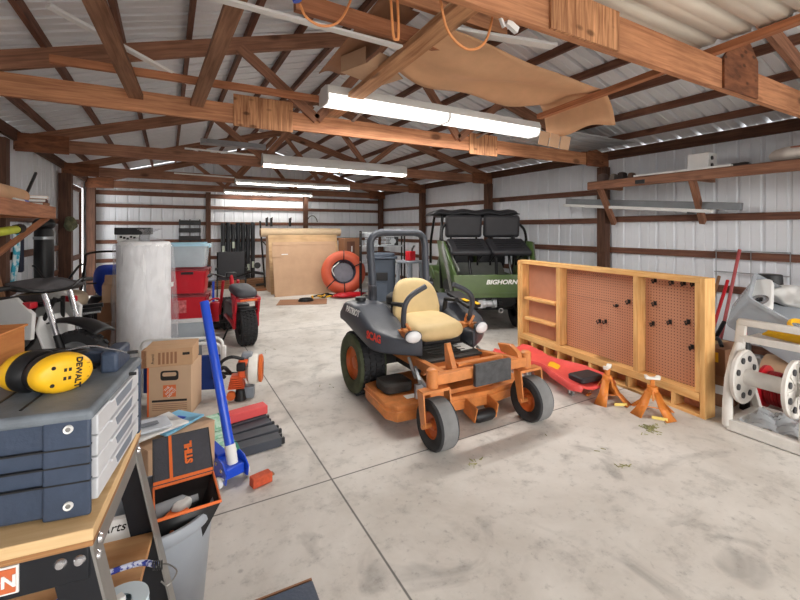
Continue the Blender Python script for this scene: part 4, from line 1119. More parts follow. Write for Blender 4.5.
# conduits to the lights
for p0, p1, l in (((.20, 6.418, 2.57), (1.20, 6.418, 2.555), 'white conduit running to the middle strip light'), ((.10, 8.918, 2.52), (1.17, 8.918, 2.50), 'white conduit running to the upper far strip light')):
    c = (V(p0) + V(p1)) / 2
    tag(MB().tube([V(p0) - c, V(p1) - c], .014, 8).build('conduit', M_white, loc=c), l, 'conduit')
tag(MB().prism([(-.07, 0), (.07, 0), (.04, .07), (-.04, .07)], -.42, .42, 'YZ').build('light_reflector', M_galv, loc=(.80, 6.14, 2.60)), 'dark grey reflector piece left of the middle strip light', 'reflector')
# orange extension cords hanging from the near beam
M_cord = pm('orange_cord', (226, 150, 92), .5, var=.05)
M_tan = pm('tan_cord', (216, 178, 140), .5, var=.05)
def cord(label, pts, r=.006, m=M_cord, n=8):
    c = V(pts[0])
    return tag(MB().tube([p - c for p in spline(pts, n)], r, 7).build('extension_cord', m, loc=c), label, 'cord')
cord('orange cord looping below the nearest tie beam', [(.99, 1.45, 2.62), (1.01, 1.45, 2.44), (1.06, 1.46, 2.31), (1.16, 1.46, 2.255), (1.26, 1.46, 2.30), (1.31, 1.46, 2.43), (1.31, 1.44, 2.60)])
cord('orange cord hanging as a narrow double loop left of the larger loop', [(.83, 1.58, 2.62), (.845, 1.58, 2.40), (.855, 1.58, 2.29), (.87, 1.58, 2.28), (.88, 1.58, 2.30), (.875, 1.58, 2.45), (.865, 1.58, 2.62)])
cord('orange cord swinging up from the blue connector', [(.50, 1.78, 2.43), (.53, 1.78, 2.38), (.60, 1.78, 2.36), (.68, 1.78, 2.40), (.74, 1.78, 2.52), (.78, 1.78, 2.70)])
cord('tan cord lying along the pale plank', [(1.30, 1.4, 2.668), (1.33, 2.0, 2.66), (1.36, 2.6, 2.655), (1.40, 3.3, 2.645)], .006, M_tan)
t = thing('cord_connector', 'blue and black plug connector hanging at the end of an orange cord', 'connector', (.49, 1.78, 2.44))
MB().tube([(0, 0, 0), (-.02, 0, .05)], .02, 10).build('plug', M_blue, t); MB().tube([(-.02, 0, .05), (-.03, 0, .08)], .024, 10).build('collar', M_black, t)
t = thing('wall_clip', 'small white plastic clip stuck under the nearest tie beam', 'clip', (1.36, 1.385, 2.372))
MB().box((0, 0, 0), (.07, .02, .03), rot=(0, .4, 0)).build('clip_body', M_white, t); MB().box((-.06, 0, .005), (.01, .015, .05), rot=(0, -.5, 0)).build('tab', M_white, t)

# ================================================================== far end of the barn
M_mat = pm('black_rolled_mat', (48, 50, 54), .6, var=.15)
for k in range(7):
    x = 1.20 + k * .118; hgt = 1.40 + .03 * math.sin(k * 2.3)
    t = thing('rolled_mat', ['leftmost black rolled mat standing by the back wall', 'second black rolled mat from the left by the back wall', 'third black rolled mat from the left by the back wall', 'middle black rolled mat of the row by the back wall', 'third black rolled mat from the right by the back wall', 'second black rolled mat from the right by the back wall', 'rightmost black rolled mat standing by the back wall'][k], 'rolled mat', (x, 11.16, .21), 0, 'black mats rolled and stood by the back wall')
    MB().lathe([(0, 0), (.05, 0), (.054, .01), (.054, hgt - .01), (.05, hgt), (.02, hgt), (.02, hgt - .02), (0, hgt - .02)], n=18).build('roll', M_mat, t)
    if k in (0, 2, 4, 5, 6): MB().box((0, -.055, [.75, 0, .85, 0, .42, .28, .34][k]), (.06, .004, .16)).build('paper_tag', pm('green_white_tag', (206, 216, 200), .6), t)
for k in range(4):
    z = [.025, .075, .125, .175][k]
    board('lumber_board', ['lowest board of the lumber pile by the back wall', 'second board up in the lumber pile by the back wall', 'third board up in the lumber pile by the back wall', 'top board of the lumber pile under the black mats'][k], 'board', (.95, 11.05 - k * .0, z), (2.75 + .15 * (k % 2), 11.05 - k * .0, z), .42 - .02 * k, .045, M_handle, group='lumber boards by the back wall')
for k in range(2):
    board('lumber_board', ['pale board lying loose on the floor before the lumber pile', 'darker board lying loose on the floor before the lumber pile'][k], 'board', (1.5, 10.2 + k * .28, .021), (2.75, 10.12 + k * .30, .021), .14, .04, [M_batten, M_handle][k])
t = thing('metal_stand', 'black metal pole stand leaning right of the rolled mats', 'stand', (2.08, 10.45, .0))
MB().tube([(0, .0, .02), (-.05, .40, 1.66)], .022, 8).build('pole', M_blackm, t)
MB().tube([(-.22, .0, .10), (.36, .0, .13)], .03, 8).build('foot_bar', M_blackm, t); MB().tube([(-.02, .20, 1.15), (.28, .15, .80)], .014, 8).build('brace', M_blackm, t)
for i, x in enumerate((2.30, 2.42, 2.92, 3.55)):
    t = thing('wall_hook', ['first black hook on the back wall girt, beside the stand', 'second black hook on the back wall girt, touching distance from the first', 'third black hook on the back wall girt, over the cardboard roll', 'bent wire hook on the back wall girt right of the centre post'][i], 'hook', (x, YB, 1.60))
    if i < 3: MB().box((0, -.03, .05), (.05, .06, .22)).build('plate', M_blackm, t); MB().tube([(0, -.05, .12), (0, -.14, .10), (0, -.15, .18)], .014, 6).build('prong', M_blackm, t)
    else: MB().tube(arc((0, -.02, .02), .15, 0.2, PI - .2, 12, 'XZ', .22), .012, 6).build('wire', M_blackm, t)
# cardboard, plywood and a roll
M_ply = wood('pale_plywood', (216, 184, 142), (190, 152, 112), grain=.6, ring=8)
t = thing('leaning_cardboard', 'very large flat cardboard sheet leaning in front of plywood at the back', 'cardboard', (1.98, 9.02, 0), 0, rot=(math.radians(-13), 0, 0))
b = MB(); b.box((.74, 0, .60), (1.46, .012, 1.20)); b.build('sheet', M_card, t)
MB().box((.10, -.012, .98), (.20, .008, .24)).build('side_flap', M_card, t); MB().box((.75, -.009, 1.16), (1.44, .006, .06)).build('top_flap', M_card, t); MB().box((.26, -.008, .92), (.16, .004, .02)).build('tape', M_white, t)
t = thing('plywood_sheet', 'pale plywood sheet leaning behind the big cardboard sheet', 'plywood', (1.98, 9.42, 0), rot=(math.radians(-14), 0, 0))
MB().box((.85, 0, .68), (1.66, .02, 1.36)).build('sheet', M_ply, t)
t = thing('wooden_crate', 'brown wooden box panels behind the orange inner tube', 'crate', (3.90, 9.25, 0))
MB().box((0, .25, .62), (.42, .40, 1.24)).build('crate', M_cardd, t, bevel=.01); MB().box((-.04, .045, .95), (.20, .01, .42)).build('dark_panel', M_girt, t); MB().box((-.02, .035, .98), (.03, .01, .14)).build('handle', M_white, t)
t = thing('carpet_roll', 'long tan roll lying across the top of the plywood', 'roll', (1.86, 9.90, 1.38))
MB().tube([(0, 0, .0), (1.95, .02, .0)], .10, 20).build('roll', pm('tan_roll', (206, 182, 150), .8, var=.06), t)
MB().lathe([(.03, -.006), (.07, -.006), (.07, .0)], axis='X', n=20).build('core', M_cardd, t)
# what carries the roll: a stack of boxes behind the plywood
carton('cardboard_box', 'tall plain carton hidden behind the plywood, left end of the roll', (2.25, 9.98, 0), 0, (.42, .40, 1.27), M_card)
carton('cardboard_box', 'tall plain carton hidden behind the plywood, right end of the roll', (3.10, 9.98, 0), 0, (.42, .40, 1.27), M_card)
# inner tube
M_tube = pm('orange_tube_cover', (206, 92, 62), .5, var=.1, scale=5)
t = thing('towable_tube', 'round orange inner tube with black straps leaning on the cardboard', 'inner tube', (3.40, 8.62, .50), rot=(math.radians(90 - 15), 0, math.radians(-18)))
def tor(u, v, R=.355, r=.135):
    a, b_ = 2 * PI * u, 2 * PI * v
    return ((R + r * math.cos(b_)) * math.cos(a), (R + r * math.cos(b_)) * math.sin(a), r * math.sin(b_) * 1.0)
b = MB(); o = 44; 
def torcl(u, v): return tor(u, v)
for i in range(44):
    for j in range(18): b.v.append(V(tor(i / 44, j / 18)))
for i in range(44):
    for j in range(18): b.face((i * 18 + j, ((i + 1) % 44) * 18 + j, ((i + 1) % 44) * 18 + (j + 1) % 18, i * 18 + (j + 1) % 18))
b.build('tube', M_tube, t)
b = MB()
for i in range(44):
    for j in range(6): b.v.append(V(tor(i / 44, .36 + .28 * j / 5, r=.137)))
for i in range(44):
    for j in range(5): b.face((i * 6 + j, ((i + 1) % 44) * 6 + j, ((i + 1) % 44) * 6 + j + 1, i * 6 + j + 1))
b.build('inner_cover', pm('navy_fabric', (44, 46, 62), .7), t)
MB().lathe([(0, -.06), (.20, -.06), (.22, -.03), (.22, -.02), (0, -.02)], n=32).build('floor_panel', pm('grey_lilac_fabric', (140, 138, 150), .6), t)
for a in (.42, 1.55, 4.75, 3.9):
    pts = [V(tor(a / (2 * PI), j / 16, r=.142)) for j in range(16)]
    MB().tube(pts, .013, 6, closed=True).build('strap', M_black, t)
b = MB().tube(spline([(-.2, -.1, .13), (-.25, .05, .15), (-.1, .2, .14)], 6), .012, 6); b.build('tow_loop', M_whiteink, t)
lumpy('red_buoy_bag', 'crumpled red fabric lying at the foot of the orange tube', 'cloth', (3.36, 8.22, 0), (.36, .14, .055), M_red, 21)
t = thing('yellow_strap_bundle', 'bundle of yellow and black straps on the floor left of the red fabric', 'straps', (2.85, 8.42, 0))
for k, m_ in enumerate((M_yellow, M_black, M_yellow, M_black)):
    pts = [(-.22 + .11 * i, .10 * math.sin(i * 1.7 + k * 1.3), .02 + .025 * (i % 2) + .012 * k) for i in range(6)]
    MB().tube(spline(pts, 5), .016, 6).build('strap', m_, t)
tag(MB().box((0, 0, .004), (.95, .62, .008)).build('floor_cardboard', M_cardd, loc=(2.35, 8.15, 0), rot=(0, 0, -.35)), 'flat piece of cardboard on the floor before the leaning sheet', 'cardboard')
b = MB()
for k in range(4): b.tube(arc((0, 0, .012 + .012 * k), .15 - .01 * k, 0, 2 * PI, 24, 'XY', .11), .01, 6)
tag(b.build('black_cable_coil', M_black, loc=(2.42, 8.18, .008)), 'coil of black cable on the floor cardboard', 'cable')
# folding camp chair
t = thing('camp_chair', 'black fabric folding chair standing before the rolled mats', 'folding chair', (1.20, 9.60, 0), math.radians(-6))
MB().prism(rrect(.54, .56, .03), -.012, .012, 'XZ', c=(0, 0, .69), M=Matrix.Rotation(math.radians(-6), 3, 'X')).build('backrest', M_vinyl, t, bevel=.006)
MB().box((0, -.22, .42), (.52, .42, .025), rot=(.05, 0, 0)).build('seat', M_vinyl, t, bevel=.008)
for s in (-1, 1):
    MB().tube([(s * .28, .18, .01), (s * .28, -.42, .42)], .013, 8).build('leg', M_blackm, t); MB().tube([(s * .28, -.42, .01), (s * .28, .10, .45), (s * .28, .06, .96)], .013, 8).build('leg', M_blackm, t)
    MB().box((s * .30, -.20, .62), (.05, .46, .02)).build('armrest', M_blackm, t, bevel=.006)
# black crate grid hung on the back wall
t = thing('wall_rack', 'black plastic grid rack hanging on the back wall left of the thin post', 'rack', (.47, YB - .03, 1.0))
for k in range(4): MB().bar((-.24, 0, .05 + .19 * k), (.24, 0, .05 + .19 * k), .05, .11).build('tray', M_black, t)
for s in (-1, 0, 1): MB().bar((s * .22, .015, 0), (s * .22, .015, .70), .02, .03).build('rail', M_blackm, t)
# wheeled trash can behind the mower, shelf and stool beyond it
M_can = pm('blue_grey_bin', (74, 84, 98), .5, var=.08)
t = thing('wheeled_trash_can', 'dark blue grey wheeled trash can behind the mower roll hoop', 'trash can', (3.40, 6.75, 0), math.radians(-24))
MB().prism(rrect(.48, .50, .05), 0, .92, 'XY').build('body', M_can, t, bevel=.01)
o = bpy.data.objects[t.children[0].name] if t.children else None
MB().prism([(x, y) for x, y in rrect(.54, .58, .06)], .93, .97, 'XY').prism(rrect(.46, .48, .08), .97, 1.02, 'XY').build('lid', M_can, t, bevel=.008)
MB().box((0, -.262, .62), (.20, .03, .14)).build('catch_bar', M_black, t, bevel=.01); MB().prism([(-.12, .02), (.12, .02), (.09, .50), (-.09, .50)], -.275, -.255, 'XZ').build('front_panel', M_can, t, bevel=.006)
b = MB().tube([(-.22, .30, .90), (-.22, .36, .93), (.22, .36, .93), (.22, .30, .90)], .016, 8); b.build('handle', M_black, t)
for s in (-1, 1): MB().lathe([(0, -.025), (.11, -.025), (.11, .025), (0, .025)], c=(s * .265, .22, .115), axis='X', n=20).build('wheel', M_black, t)
t = thing('metal_rack', 'black steel rack with perforated panels standing beyond the trash can', 'rack', (4.02, 7.95, 0), math.radians(-20))
for sx in (-1, 1):
    for sy in (-1, 1): MB().bar((sx * .46, sy * .18, 0), (sx * .46, sy * .18, 1.42), .03, .03).build('post', M_blackm, t)
for z in (.15, .75, 1.1, 1.38): MB().box((0, 0, z), (.94, .38, .02)).build('shelf', M_galv, t)
for x in (-.24, .10):
    b = MB()
    for i in range(7):
        for j in range(8): b.box((x - .12 + i * .04, -.20, 1.14 + j * .03), (.024, .006, .016))
    b.bar((x - .14, -.2, 1.13), (x + .14, -.2, 1.13), .01, .02); b.bar((x - .14, -.2, 1.37), (x + .14, -.2, 1.37), .01, .02)
    for j in range(8): b.bar((x - .14, -.198, 1.14 + j * .03), (x + .14, -.198, 1.14 + j * .03), .004, .008)
    b.build('perforated_panel', M_galv, t)
t2 = thing('tool_box', 'black and grey machine on the upper shelf of the steel rack', 'machine', (4.22, 7.86, 1.11), math.radians(-20))
MB().box((0, 0, .09), (.24, .22, .18)).build('body', M_black, t2, bevel=.01); MB().lathe([(0, -.02), (.06, -.02), (.06, .02), (0, .02)], c=(.0, -.13, .09), axis='Y', n=20).build('dial', M_galv, t2)
t = thing('grey_stool', 'grey plastic stool standing between the trash can and the utility vehicle', 'stool', (3.62, 6.10, 0), .2)
MB().prism(rrect(.36, .36, .05), .88, .92, 'XY').build('seat', M_grey, t, bevel=.008)
for sx in (-1, 1):
    for sy in (-1, 1): MB().bar((sx * .18, sy * .18, 0), (sx * .13, sy * .13, .88), .05, .05).build('leg', M_grey, t)
MB().box((0, 0, .40), (.30, .30, .03)).build('step', M_grey, t)
t = thing('fuel_can', 'grey and red can on the seat of the grey stool', 'can', (3.62, 6.08, .92), .3)
MB().prism(rrect(.16, .12, .03), 0, .16, 'XY').build('body', M_red, t, bevel=.01); MB().tube([(.04, 0, .16), (.05, 0, .20), (.10, 0, .25)], .016, 8).build('spout', M_black, t)
# ================================================================== left middle ground
# foam / bubble wrap roll in a plastic bag
M_foam = pm('white_foam', (250, 251, 252), .6, var=.03, bump=.25, bscale=35)
def film_mat():
    m = bpy.data.materials.new('thin_clear_film'); m.use_nodes = True
    nt = m.node_tree; N = nt.nodes; L = nt.links; N.remove(N['Principled BSDF']); out = N['Material Output']
    tc = N.new('ShaderNodeTexCoord'); mp = N.new('ShaderNodeMapping'); mp.inputs['Scale'].default_value = (6, 6, 2.2)
    nz = N.new('ShaderNodeTexNoise'); nz.inputs['Scale'].default_value = 1.5; nz.inputs['Detail'].default_value = 4; nz.inputs['Distortion'].default_value = 1.2
    mr = N.new('ShaderNodeMapRange'); mr.inputs['From Min'].default_value = .40; mr.inputs['From Max'].default_value = .70; mr.inputs['To Min'].default_value = .10; mr.inputs['To Max'].default_value = .26
    L.new(tc.outputs['Object'], mp.inputs['Vector']); L.new(mp.outputs['Vector'], nz.inputs['Vector']); L.new(nz.outputs['Fac'], mr.inputs['Value'])
    tr_ = N.new('ShaderNodeBsdfTransparent'); tr_.inputs['Color'].default_value = (.97, .97, .98, 1)
    df = N.new('ShaderNodeBsdfDiffuse'); df.inputs['Color'].default_value = (.9, .91, .93, 1)
    tl = N.new('ShaderNodeBsdfTranslucent'); tl.inputs['Color'].default_value = (.9, .91, .93, 1)
    gl = N.new('ShaderNodeBsdfGlossy'); gl.inputs['Roughness'].default_value = .15
    m1 = N.new('ShaderNodeMixShader'); m1.inputs[0].default_value = .5; L.new(df.outputs[0], m1.inputs[1]); L.new(tl.outputs[0], m1.inputs[2])
    m3 = N.new('ShaderNodeMixShader'); m3.inputs[0].default_value = .15; L.new(m1.outputs[0], m3.inputs[1]); L.new(gl.outputs[0], m3.inputs[2])
    m2 = N.new('ShaderNodeMixShader'); L.new(mr.outputs['Result'], m2.inputs[0]); L.new(tr_.outputs[0], m2.inputs[1]); L.new(m3.outputs[0], m2.inputs[2])
    L.new(m2.outputs[0], out.inputs['Surface']); return m
M_film = film_mat()
t = thing('foam_roll', 'tall white foam roll in a clear plastic bag standing on the floor', 'foam roll', (-.235, 5.54, 0))
MB().lathe([(0, 0), (.25, 0), (.265, .02), (.265, 1.29), (.25, 1.31), (.10, 1.31), (.09, 1.29), (0, 1.29)], n=40).build('roll', M_foam, t)
def film(u, v):
    a = 2 * PI * u; z = .01 + 1.34 * v
    r = .280 + .055 * (1 - v) ** 1.3 + .008 * math.sin(23 * a + 11 * v) + .012 * math.sin(7 * a + 4 * v) + .010 * math.sin(13 * a - 9 * v) + .02 * math.sin(3 * a + 2) * (1 - v)
    if v > .93: r *= 1 - .55 * ((v - .93) / .07) ** 2
    if v < .05: r += .05 * (1 - v / .05)
    return (r * math.cos(a), r * math.sin(a), z)
MB().grid(film, 72, 34, closeu=True).build('plastic_bag', M_film, t, sharp=70)
def knot(u, v):
    a = 2 * PI * u; return ((.12 - .08 * math.sin(v * PI)) * math.cos(a) * (1 + .2 * math.sin(5 * a)) + .05 * v, (.12 - .08 * math.sin(v * PI)) * math.sin(a) + .02, 1.34 + .12 * v)
MB().grid(knot, 30, 8, closeu=True).build('bag_knot', M_film, t)
MB().box((.275, -.12, .82), (.004, .07, .05), rot=(0, 0, -.4)).build('paper_label', M_white, t)

# stack of storage totes
M_clear = pm('clear_tote_plastic', (206, 218, 226), .18, alpha=.55, var=.04)
M_ltblue = pm('pale_blue_lid', (176, 214, 232), .4, var=.03)
M_redtote = pm('red_tote_plastic', (188, 24, 40), .3, var=.06)
M_dkred = pm('dark_lid_red', (120, 40, 46), .35, var=.08)
TX, TY = .235, 6.12
GT = 'totes stacked beside the foam roll'
def tote(name, label, z, h, m, lid, w=.49, d=.37):
    return bin_(name, label, (TX, TY, z), (0, 0, -.22), (w, d, h), m, lid, 'storage tote', GT)
tt = tote('storage_tote', 'clear storage tote at the bottom of the tall stack beside the foam roll', 0, .27, M_clear, pm('white_lid', (226, 228, 228), .4, var=.03))
tt = tote('storage_tote', 'lower red storage tote with a picture label, second from the stack bottom', .305, .29, M_redtote, M_dkred)
MB().box((-.06, -.184, .16), (.14, .004, .16), rot=(.05, 0, 0)).build('picture_label', pm('red_white_label', (224, 130, 130), .5, col2=(150, 26, 34), scale=22), tt)
tt = tote('storage_tote', 'upper red storage tote under the clear one with pale blue lid', .63, .30, M_redtote, M_dkred)
MB().box((.02, -.190, .26), (.14, .03, .03)).build('handle_grip', M_black, tt)
tt = tote('storage_tote', 'clear storage tote with pale blue lid on top of the red ones', .965, .28, M_clear, M_ltblue)
lumpy('folded_cloth', 'grey folded cloth seen inside the clear top tote', 'cloth', (TX, TY, .98), (.15, .11, .085), pm('grey_folded_cloth', (150, 140, 138), .8, var=.15), 31)
t = thing('watering_can', 'red plastic watering can standing right of the tote stack', 'watering can', (.66, 7.1, 0), .3)
MB().lathe([(0, 0), (.11, 0), (.115, .02), (.10, .26), (.085, .30), (.05, .31), (.05, .30), (0, .29)], n=24).build('body', M_redtote, t)
MB().tube(spline([(.09, 0, .06), (.17, 0, .18), (.20, 0, .36)], 6), [.03] * 6 + [.02] * 6 + [.016], 10).build('spout', M_redtote, t)
MB().tube(spline([(-.09, 0, .08), (-.17, 0, .20), (-.10, 0, .34), (.03, 0, .36), (.05, 0, .30)], 5), .013, 8).build('handle', M_redtote, t)
t = thing('wire_bench', 'grey metal bench legs standing behind the tote stack', 'bench', (.42, 7.55, 0), -.1)
MB().box((0, 0, .62), (.55, .36, .03)).build('top', M_grey, t, bevel=.004)
for sx in (-1, 1):
    for sy in (-1, 1): MB().bar((sx * .24, sy * .15, 0), (sx * .24, sy * .15, .61), .03, .03).build('leg', M_blue, t)
carton('cardboard_box', 'pinkish brown box on the grey bench behind the totes', (.36, 7.55, .636), 0, (.30, .26, .26), pm('pinkish_card', (196, 150, 134), .8))
t = thing('radio', 'black portable radio on the pinkish brown box behind the totes', 'radio', (.36, 7.53, .905), 0)
MB().box((0, 0, .06), (.24, .10, .12)).build('body', M_black, t, bevel=.012); MB().lathe([(0, -.006), (.035, -.006), (.035, 0)], c=(-.05, -.052, .06), axis='Y', n=16).build('speaker', M_galv, t); MB().tube([(-.1, 0, .12), (-.1, 0, .15), (.1, 0, .15), (.1, 0, .12)], .008, 6).build('handle', M_black, t)

# boxes behind the foam roll
carton('cardboard_box', 'wide brown box at the bottom of the stack left of the foam roll', (-.52, 6.08, 0), .05, (.44, .40, .36), M_cardd)
carton('cardboard_box', 'brown box second up in the stack left of the foam roll', (-.50, 6.08, .367), -.04, (.42, .38, .22), M_cardd)
cb_ = carton('cardboard_box', 'top brown box of the stack left of the foam roll, flap open', (-.50, 6.06, .594), .06, (.36, .36, .20), M_card, tape=False)
def fl(u, v): return (-.16 + .32 * u, -.16 + .2 * v, .205 + .10 * math.sin(v * PI / 2) * (1 - .1 * u))
MB().grid(fl, 6, 6).build('open_flap', M_card, cb_, thick=.004)
t = thing('floor_pallet', 'low brown wooden pallet on the floor left of the foam roll', 'pallet', (-1.05, 4.95, 0), .05)
for k in range(4): MB().box((0, -.24 + k * .16, .10), (.80, .12, .018)).build('deck_board', M_handle, t)
for k in (-1, 0, 1): MB().box((k * .36, 0, .045), (.06, .60, .09)).build('runner', M_handle, t)
# tall carton carrying the dark meter box; orange crate
carton('cardboard_box', 'tall orange brown carton behind the box stack under the black device', (-.42, 7.05, 0), 0, (.36, .32, 1.20), pm('orange_card', (186, 122, 74), .8, var=.08))
t = thing('chart_recorder', 'black and white instrument box standing highest behind the foam roll', 'instrument', (-.42, 6.98, 1.206), -.1)
MB().box((0, 0, .22), (.44, .20, .10)).build('hood', M_black, t, bevel=.01); MB().box((-.06, -.02, .12), (.26, .16, .10)).build('front_panel', M_white, t, bevel=.006)
b = MB()
for k in range(5): b.box((-.14 + k * .04, -.105, .14 - .012 * (k % 3)), (.03, .006, .03))
b.build('print', M_ink, t); MB().box((.14, -.04, .12), (.10, .14, .10)).build('side_panel', M_galv, t, bevel=.004)
for s in (-1, 1): MB().tube([(s * .10, 0, .0), (s * .07, 0, .07)], .02, 8).build('foot', M_black, t)
# walk-behind mower with blue deck / push bar
t = thing('push_mower', 'black push mower with tall tube handle and blue grass bag', 'push mower', (-.90, 7.75, 0), .25)
MB().prism([(-.26, .10), (.26, .10), (.24, .24), (.12, .30), (-.12, .30), (-.24, .24)], -.30, .30, 'XZ').build('deck', M_blackm, t, bevel=.02)
MB().lathe([(0, .30), (.15, .30), (.16, .36), (.12, .44), (.05, .46), (0, .46)], n=24).build('engine', M_black, t)
for sx in (-1, 1):
    for sy in (-1, 1): wheel('wheel', t, (sx * .29, sy * .26, .11), .105, .05, .07, M_rub, M_galv)
MB().tube(spline([(-.24, .20, .26), (-.25, -.20, .62), (-.24, -.46, .98), (-.20, -.56, 1.12), (.20, -.56, 1.12), (.24, -.46, .98), (.25, -.20, .62), (.24, .20, .26)], 6), .015, 8).build('handle', M_blackm, t)
MB().tube([(-.25, -.24, .66), (.25, -.24, .66)], .01, 8).build('cross_bar', M_blackm, t)
b = MB(); cushion(b, .40, .34, .44, Matrix.Rotation(.3, 3, 'X'), (.10, -.12, .68), .5); b.build('grass_bag', pm('royal_blue_cloth', (30, 66, 178), .6, var=.12), t, sharp=60)
t = thing('bicycle_frame', 'small black bicycle with high handlebar leaning before the push mower', 'bicycle', (-1.15, 6.58, 0), math.radians(-90))
for x in (-.42, .42):
    w_ = MB(); w_.tube([(x + .25 * math.cos(a), 0, .265 + .25 * math.sin(a)) for a in [2 * PI * k / 32 for k in range(32)]], .02, 8, closed=True)
    w0 = w_.build('wheel', M_rub, t)
    s_ = MB()
    for k in range(12): s_.tube([(x, 0, .265), (x + .235 * math.cos(PI * k / 6), 0, .265 + .235 * math.sin(PI * k / 6))], .003, 4)
    s_.build('spokes', M_chrome, w0)
b = MB(); b.tube([(-.42, 0, .265), (-.05, 0, .26), (.28, 0, .56), (-.12, 0, .58), (-.42, 0, .265)], .016, 8); b.tube([(-.05, 0, .26), (-.14, 0, .66)], .015, 8); b.build('frame', M_blackm, t)
MB().tube([(.42, 0, .265), (.31, 0, .60), (.27, 0, .78)], .015, 8).build('fork', M_chrome, t)
MB().tube(spline([(.20, -.24, 1.02), (.26, -.20, 1.0), (.27, -.06, .80), (.27, .06, .80), (.26, .20, 1.0), (.20, .24, 1.02)], 5), .013, 8).build('handlebar', M_blackm, t)
cushion(MB(), .24, .14, .06, Matrix.Identity(3), (-.16, 0, .69), .6).build('saddle', M_vinyl, t)
# folded black trestle legs
t = thing('folding_trestle', 'black folded trestle with silver bars in front of the box stack', 'trestle', (-.78, 5.12, 0), 0)
for k in range(2): MB().bar((-.20, -.06 + k * .12, .64 + .02 * k), (.20, -.06 + k * .12, .66 + .02 * k), .05, .04).build('top_bar', M_blackm, t)
MB().bar((-.20, -.12, .62), (.20, -.12, .64), .012, .02).build('silver_bar', M_chrome, t)
for x in (-.15, .10):
    for s in (-1, 1): MB().tube([(x, s * .04, .66), (x + .05, s * .20, .0)], .013, 8).build('leg', M_blackm, t)
MB().tube([(-.12, .0, .62), (.12, .0, .30)], .012, 8).build('brace', M_blackm, t)
# dirt bike seen from the front
t = thing('dirt_bike', 'white and red dirt bike with number plate, parked facing the room at left', 'dirt bike', (-.92, 4.42, 0), math.radians(48))
# local -Y is forward
wheel('front_wheel', t, (0, -.42, .32), .315, .09, .24, M_rub, M_galv, tread=30, rows=2)
wheel('rear_wheel', t, (0, .75, .30), .295, .11, .21, M_rub, M_galv, tread=28, rows=2)
for s in (-1, 1):
    MB().tube([(s * .09, -.42, .32), (s * .095, -.30, .62)], .026, 10).build('fork_slider', M_black, t); MB().tube([(s * .095, -.30, .62), (s * .10, -.18, .94)], .021, 10).build('fork_tube', M_chrome, t)
MB().prism([(-.13, .52), (.13, .52), (.15, .70), (.10, .80), (-.10, .80), (-.15, .70)], -.012, .012, 'XZ', c=(0, -.375, .0), M=Matrix.Rotation(math.radians(-18), 3, 'X')).build('number_plate', M_white, t, bevel=.01)
def fender(u, v): return (-.085 + .17 * u, -.66 + .48 * v, .70 + .03 * math.sin(v * PI) + .02 * math.sin(u * PI) - .06 * (1 - v) ** 2)
MB().grid(fender, 8, 12).build('front_fender', M_black, t, thick=.012)
MB().tube(spline([(-.38, -.06, 1.0), (-.26, -.10, 1.01), (-.12, -.15, .96), (.12, -.15, .96), (.26, -.10, 1.01), (.38, -.06, 1.0)], 5), .011, 8).build('handlebar', M_blackm, t)
for s in (-1, 1):
    MB().tube([(s * .28, -.09, 1.01), (s * .40, -.05, 1.0)], .02, 10).build('grip', M_black, t)
    MB().prism([(-.18, .60), (.10, .58), (.30, .70), (.22, .88), (-.02, .92), (-.20, .80)], s * .17, s * .20, 'YZ').build('shroud', M_white, t, bevel=.006)
    MB().prism([(.30, .66), (.78, .72), (.84, .86), (.40, .82)], s * .12, s * .145, 'YZ').build('side_panel', M_white, t, bevel=.006)
    MB().box((s * .16, -.12, .86), (.06, .08, .05)).build('brake_reservoir', M_redtote, t, bevel=.008)
MB().prism([(-.05, .84), (.10, .90), (.75, .84), (.98, .90), (.98, .87), (.75, .78), (.05, .80)], -.10, .10, 'YZ').build('seat', M_black, t, bevel=.02)
b = MB(); b.box((0, .18, .42), (.26, .34, .34)); b.lathe([(0, -.16), (.11, -.16), (.11, .16), (0, .16)], c=(0, .22, .36), axis='X', n=20); b.build('engine', pm('engine_grey', (110, 110, 112), .4, metal=.5, var=.2), t, bevel=.015)
b = MB()
for s in (-1, 1):
    b.tube([(s * .03, -.20, .90), (s * .12, -.08, .55), (s * .12, .30, .22), (s * .12, .55, .42), (s * .08, .15, .80), (s * .03, -.20, .88)], .016, 8); b.bar((s * .08, .45, .40), (s * .08, .75, .30), .03, .05)
b.build('frame', M_blackm, t)
MB().tube([(-.12, .10, .22), (-.22, .12, .02)], .012, 8).build('kick_stand', M_blackm, t)
# grey angular plastic hood, tan pad, behind
t = thing('sled_hood', 'grey angular plastic shell with a black rim at the far left', 'plastic shell', (-1.28, 3.78, .0), .35)
b = MB(); b.add([(-.26, -.30, .62), (.26, -.34, .56), (.32, .30, .60), (-.26, .34, .70), (-.12, -.12, .90), (.08, -.10, .86), (.10, .18, .88), (-.12, .2, .92), (-.24, -.28, .40), (.24, -.32, .36), (.30, .28, .40), (-.24, .32, .40)],
  [(0, 1, 5, 4), (1, 2, 6, 5), (2, 3, 7, 6), (3, 0, 4, 7), (4, 5, 6, 7), (0, 8, 9, 1), (1, 9, 10, 2), (2, 10, 11, 3), (3, 11, 8, 0), (8, 11, 10, 9)]); b.build('shell', pm('matt_grey_plastic', (112, 112, 116), .45, var=.08), t, bevel=.02)
MB().box((.02, -.02, .38), (.52, .58, .06)).build('rim', M_black, t, bevel=.015)
for sx in (-1, 1):
    for sy in (-1, 1): MB().bar((sx * .2, sy * .22, 0), (sx * .2, sy * .22, .36), .05, .05).build('leg', M_blackm, t)
tn_ = thing('padded_seat', 'tan padded seat with a grey cushion lying on top, left of the dirt bike', 'seat pad', (-1.09, 5.62, 0), .1)
MB().box((0, 0, .30), (.46, .40, .60)).build('base_box', M_girt, tn_, bevel=.01)
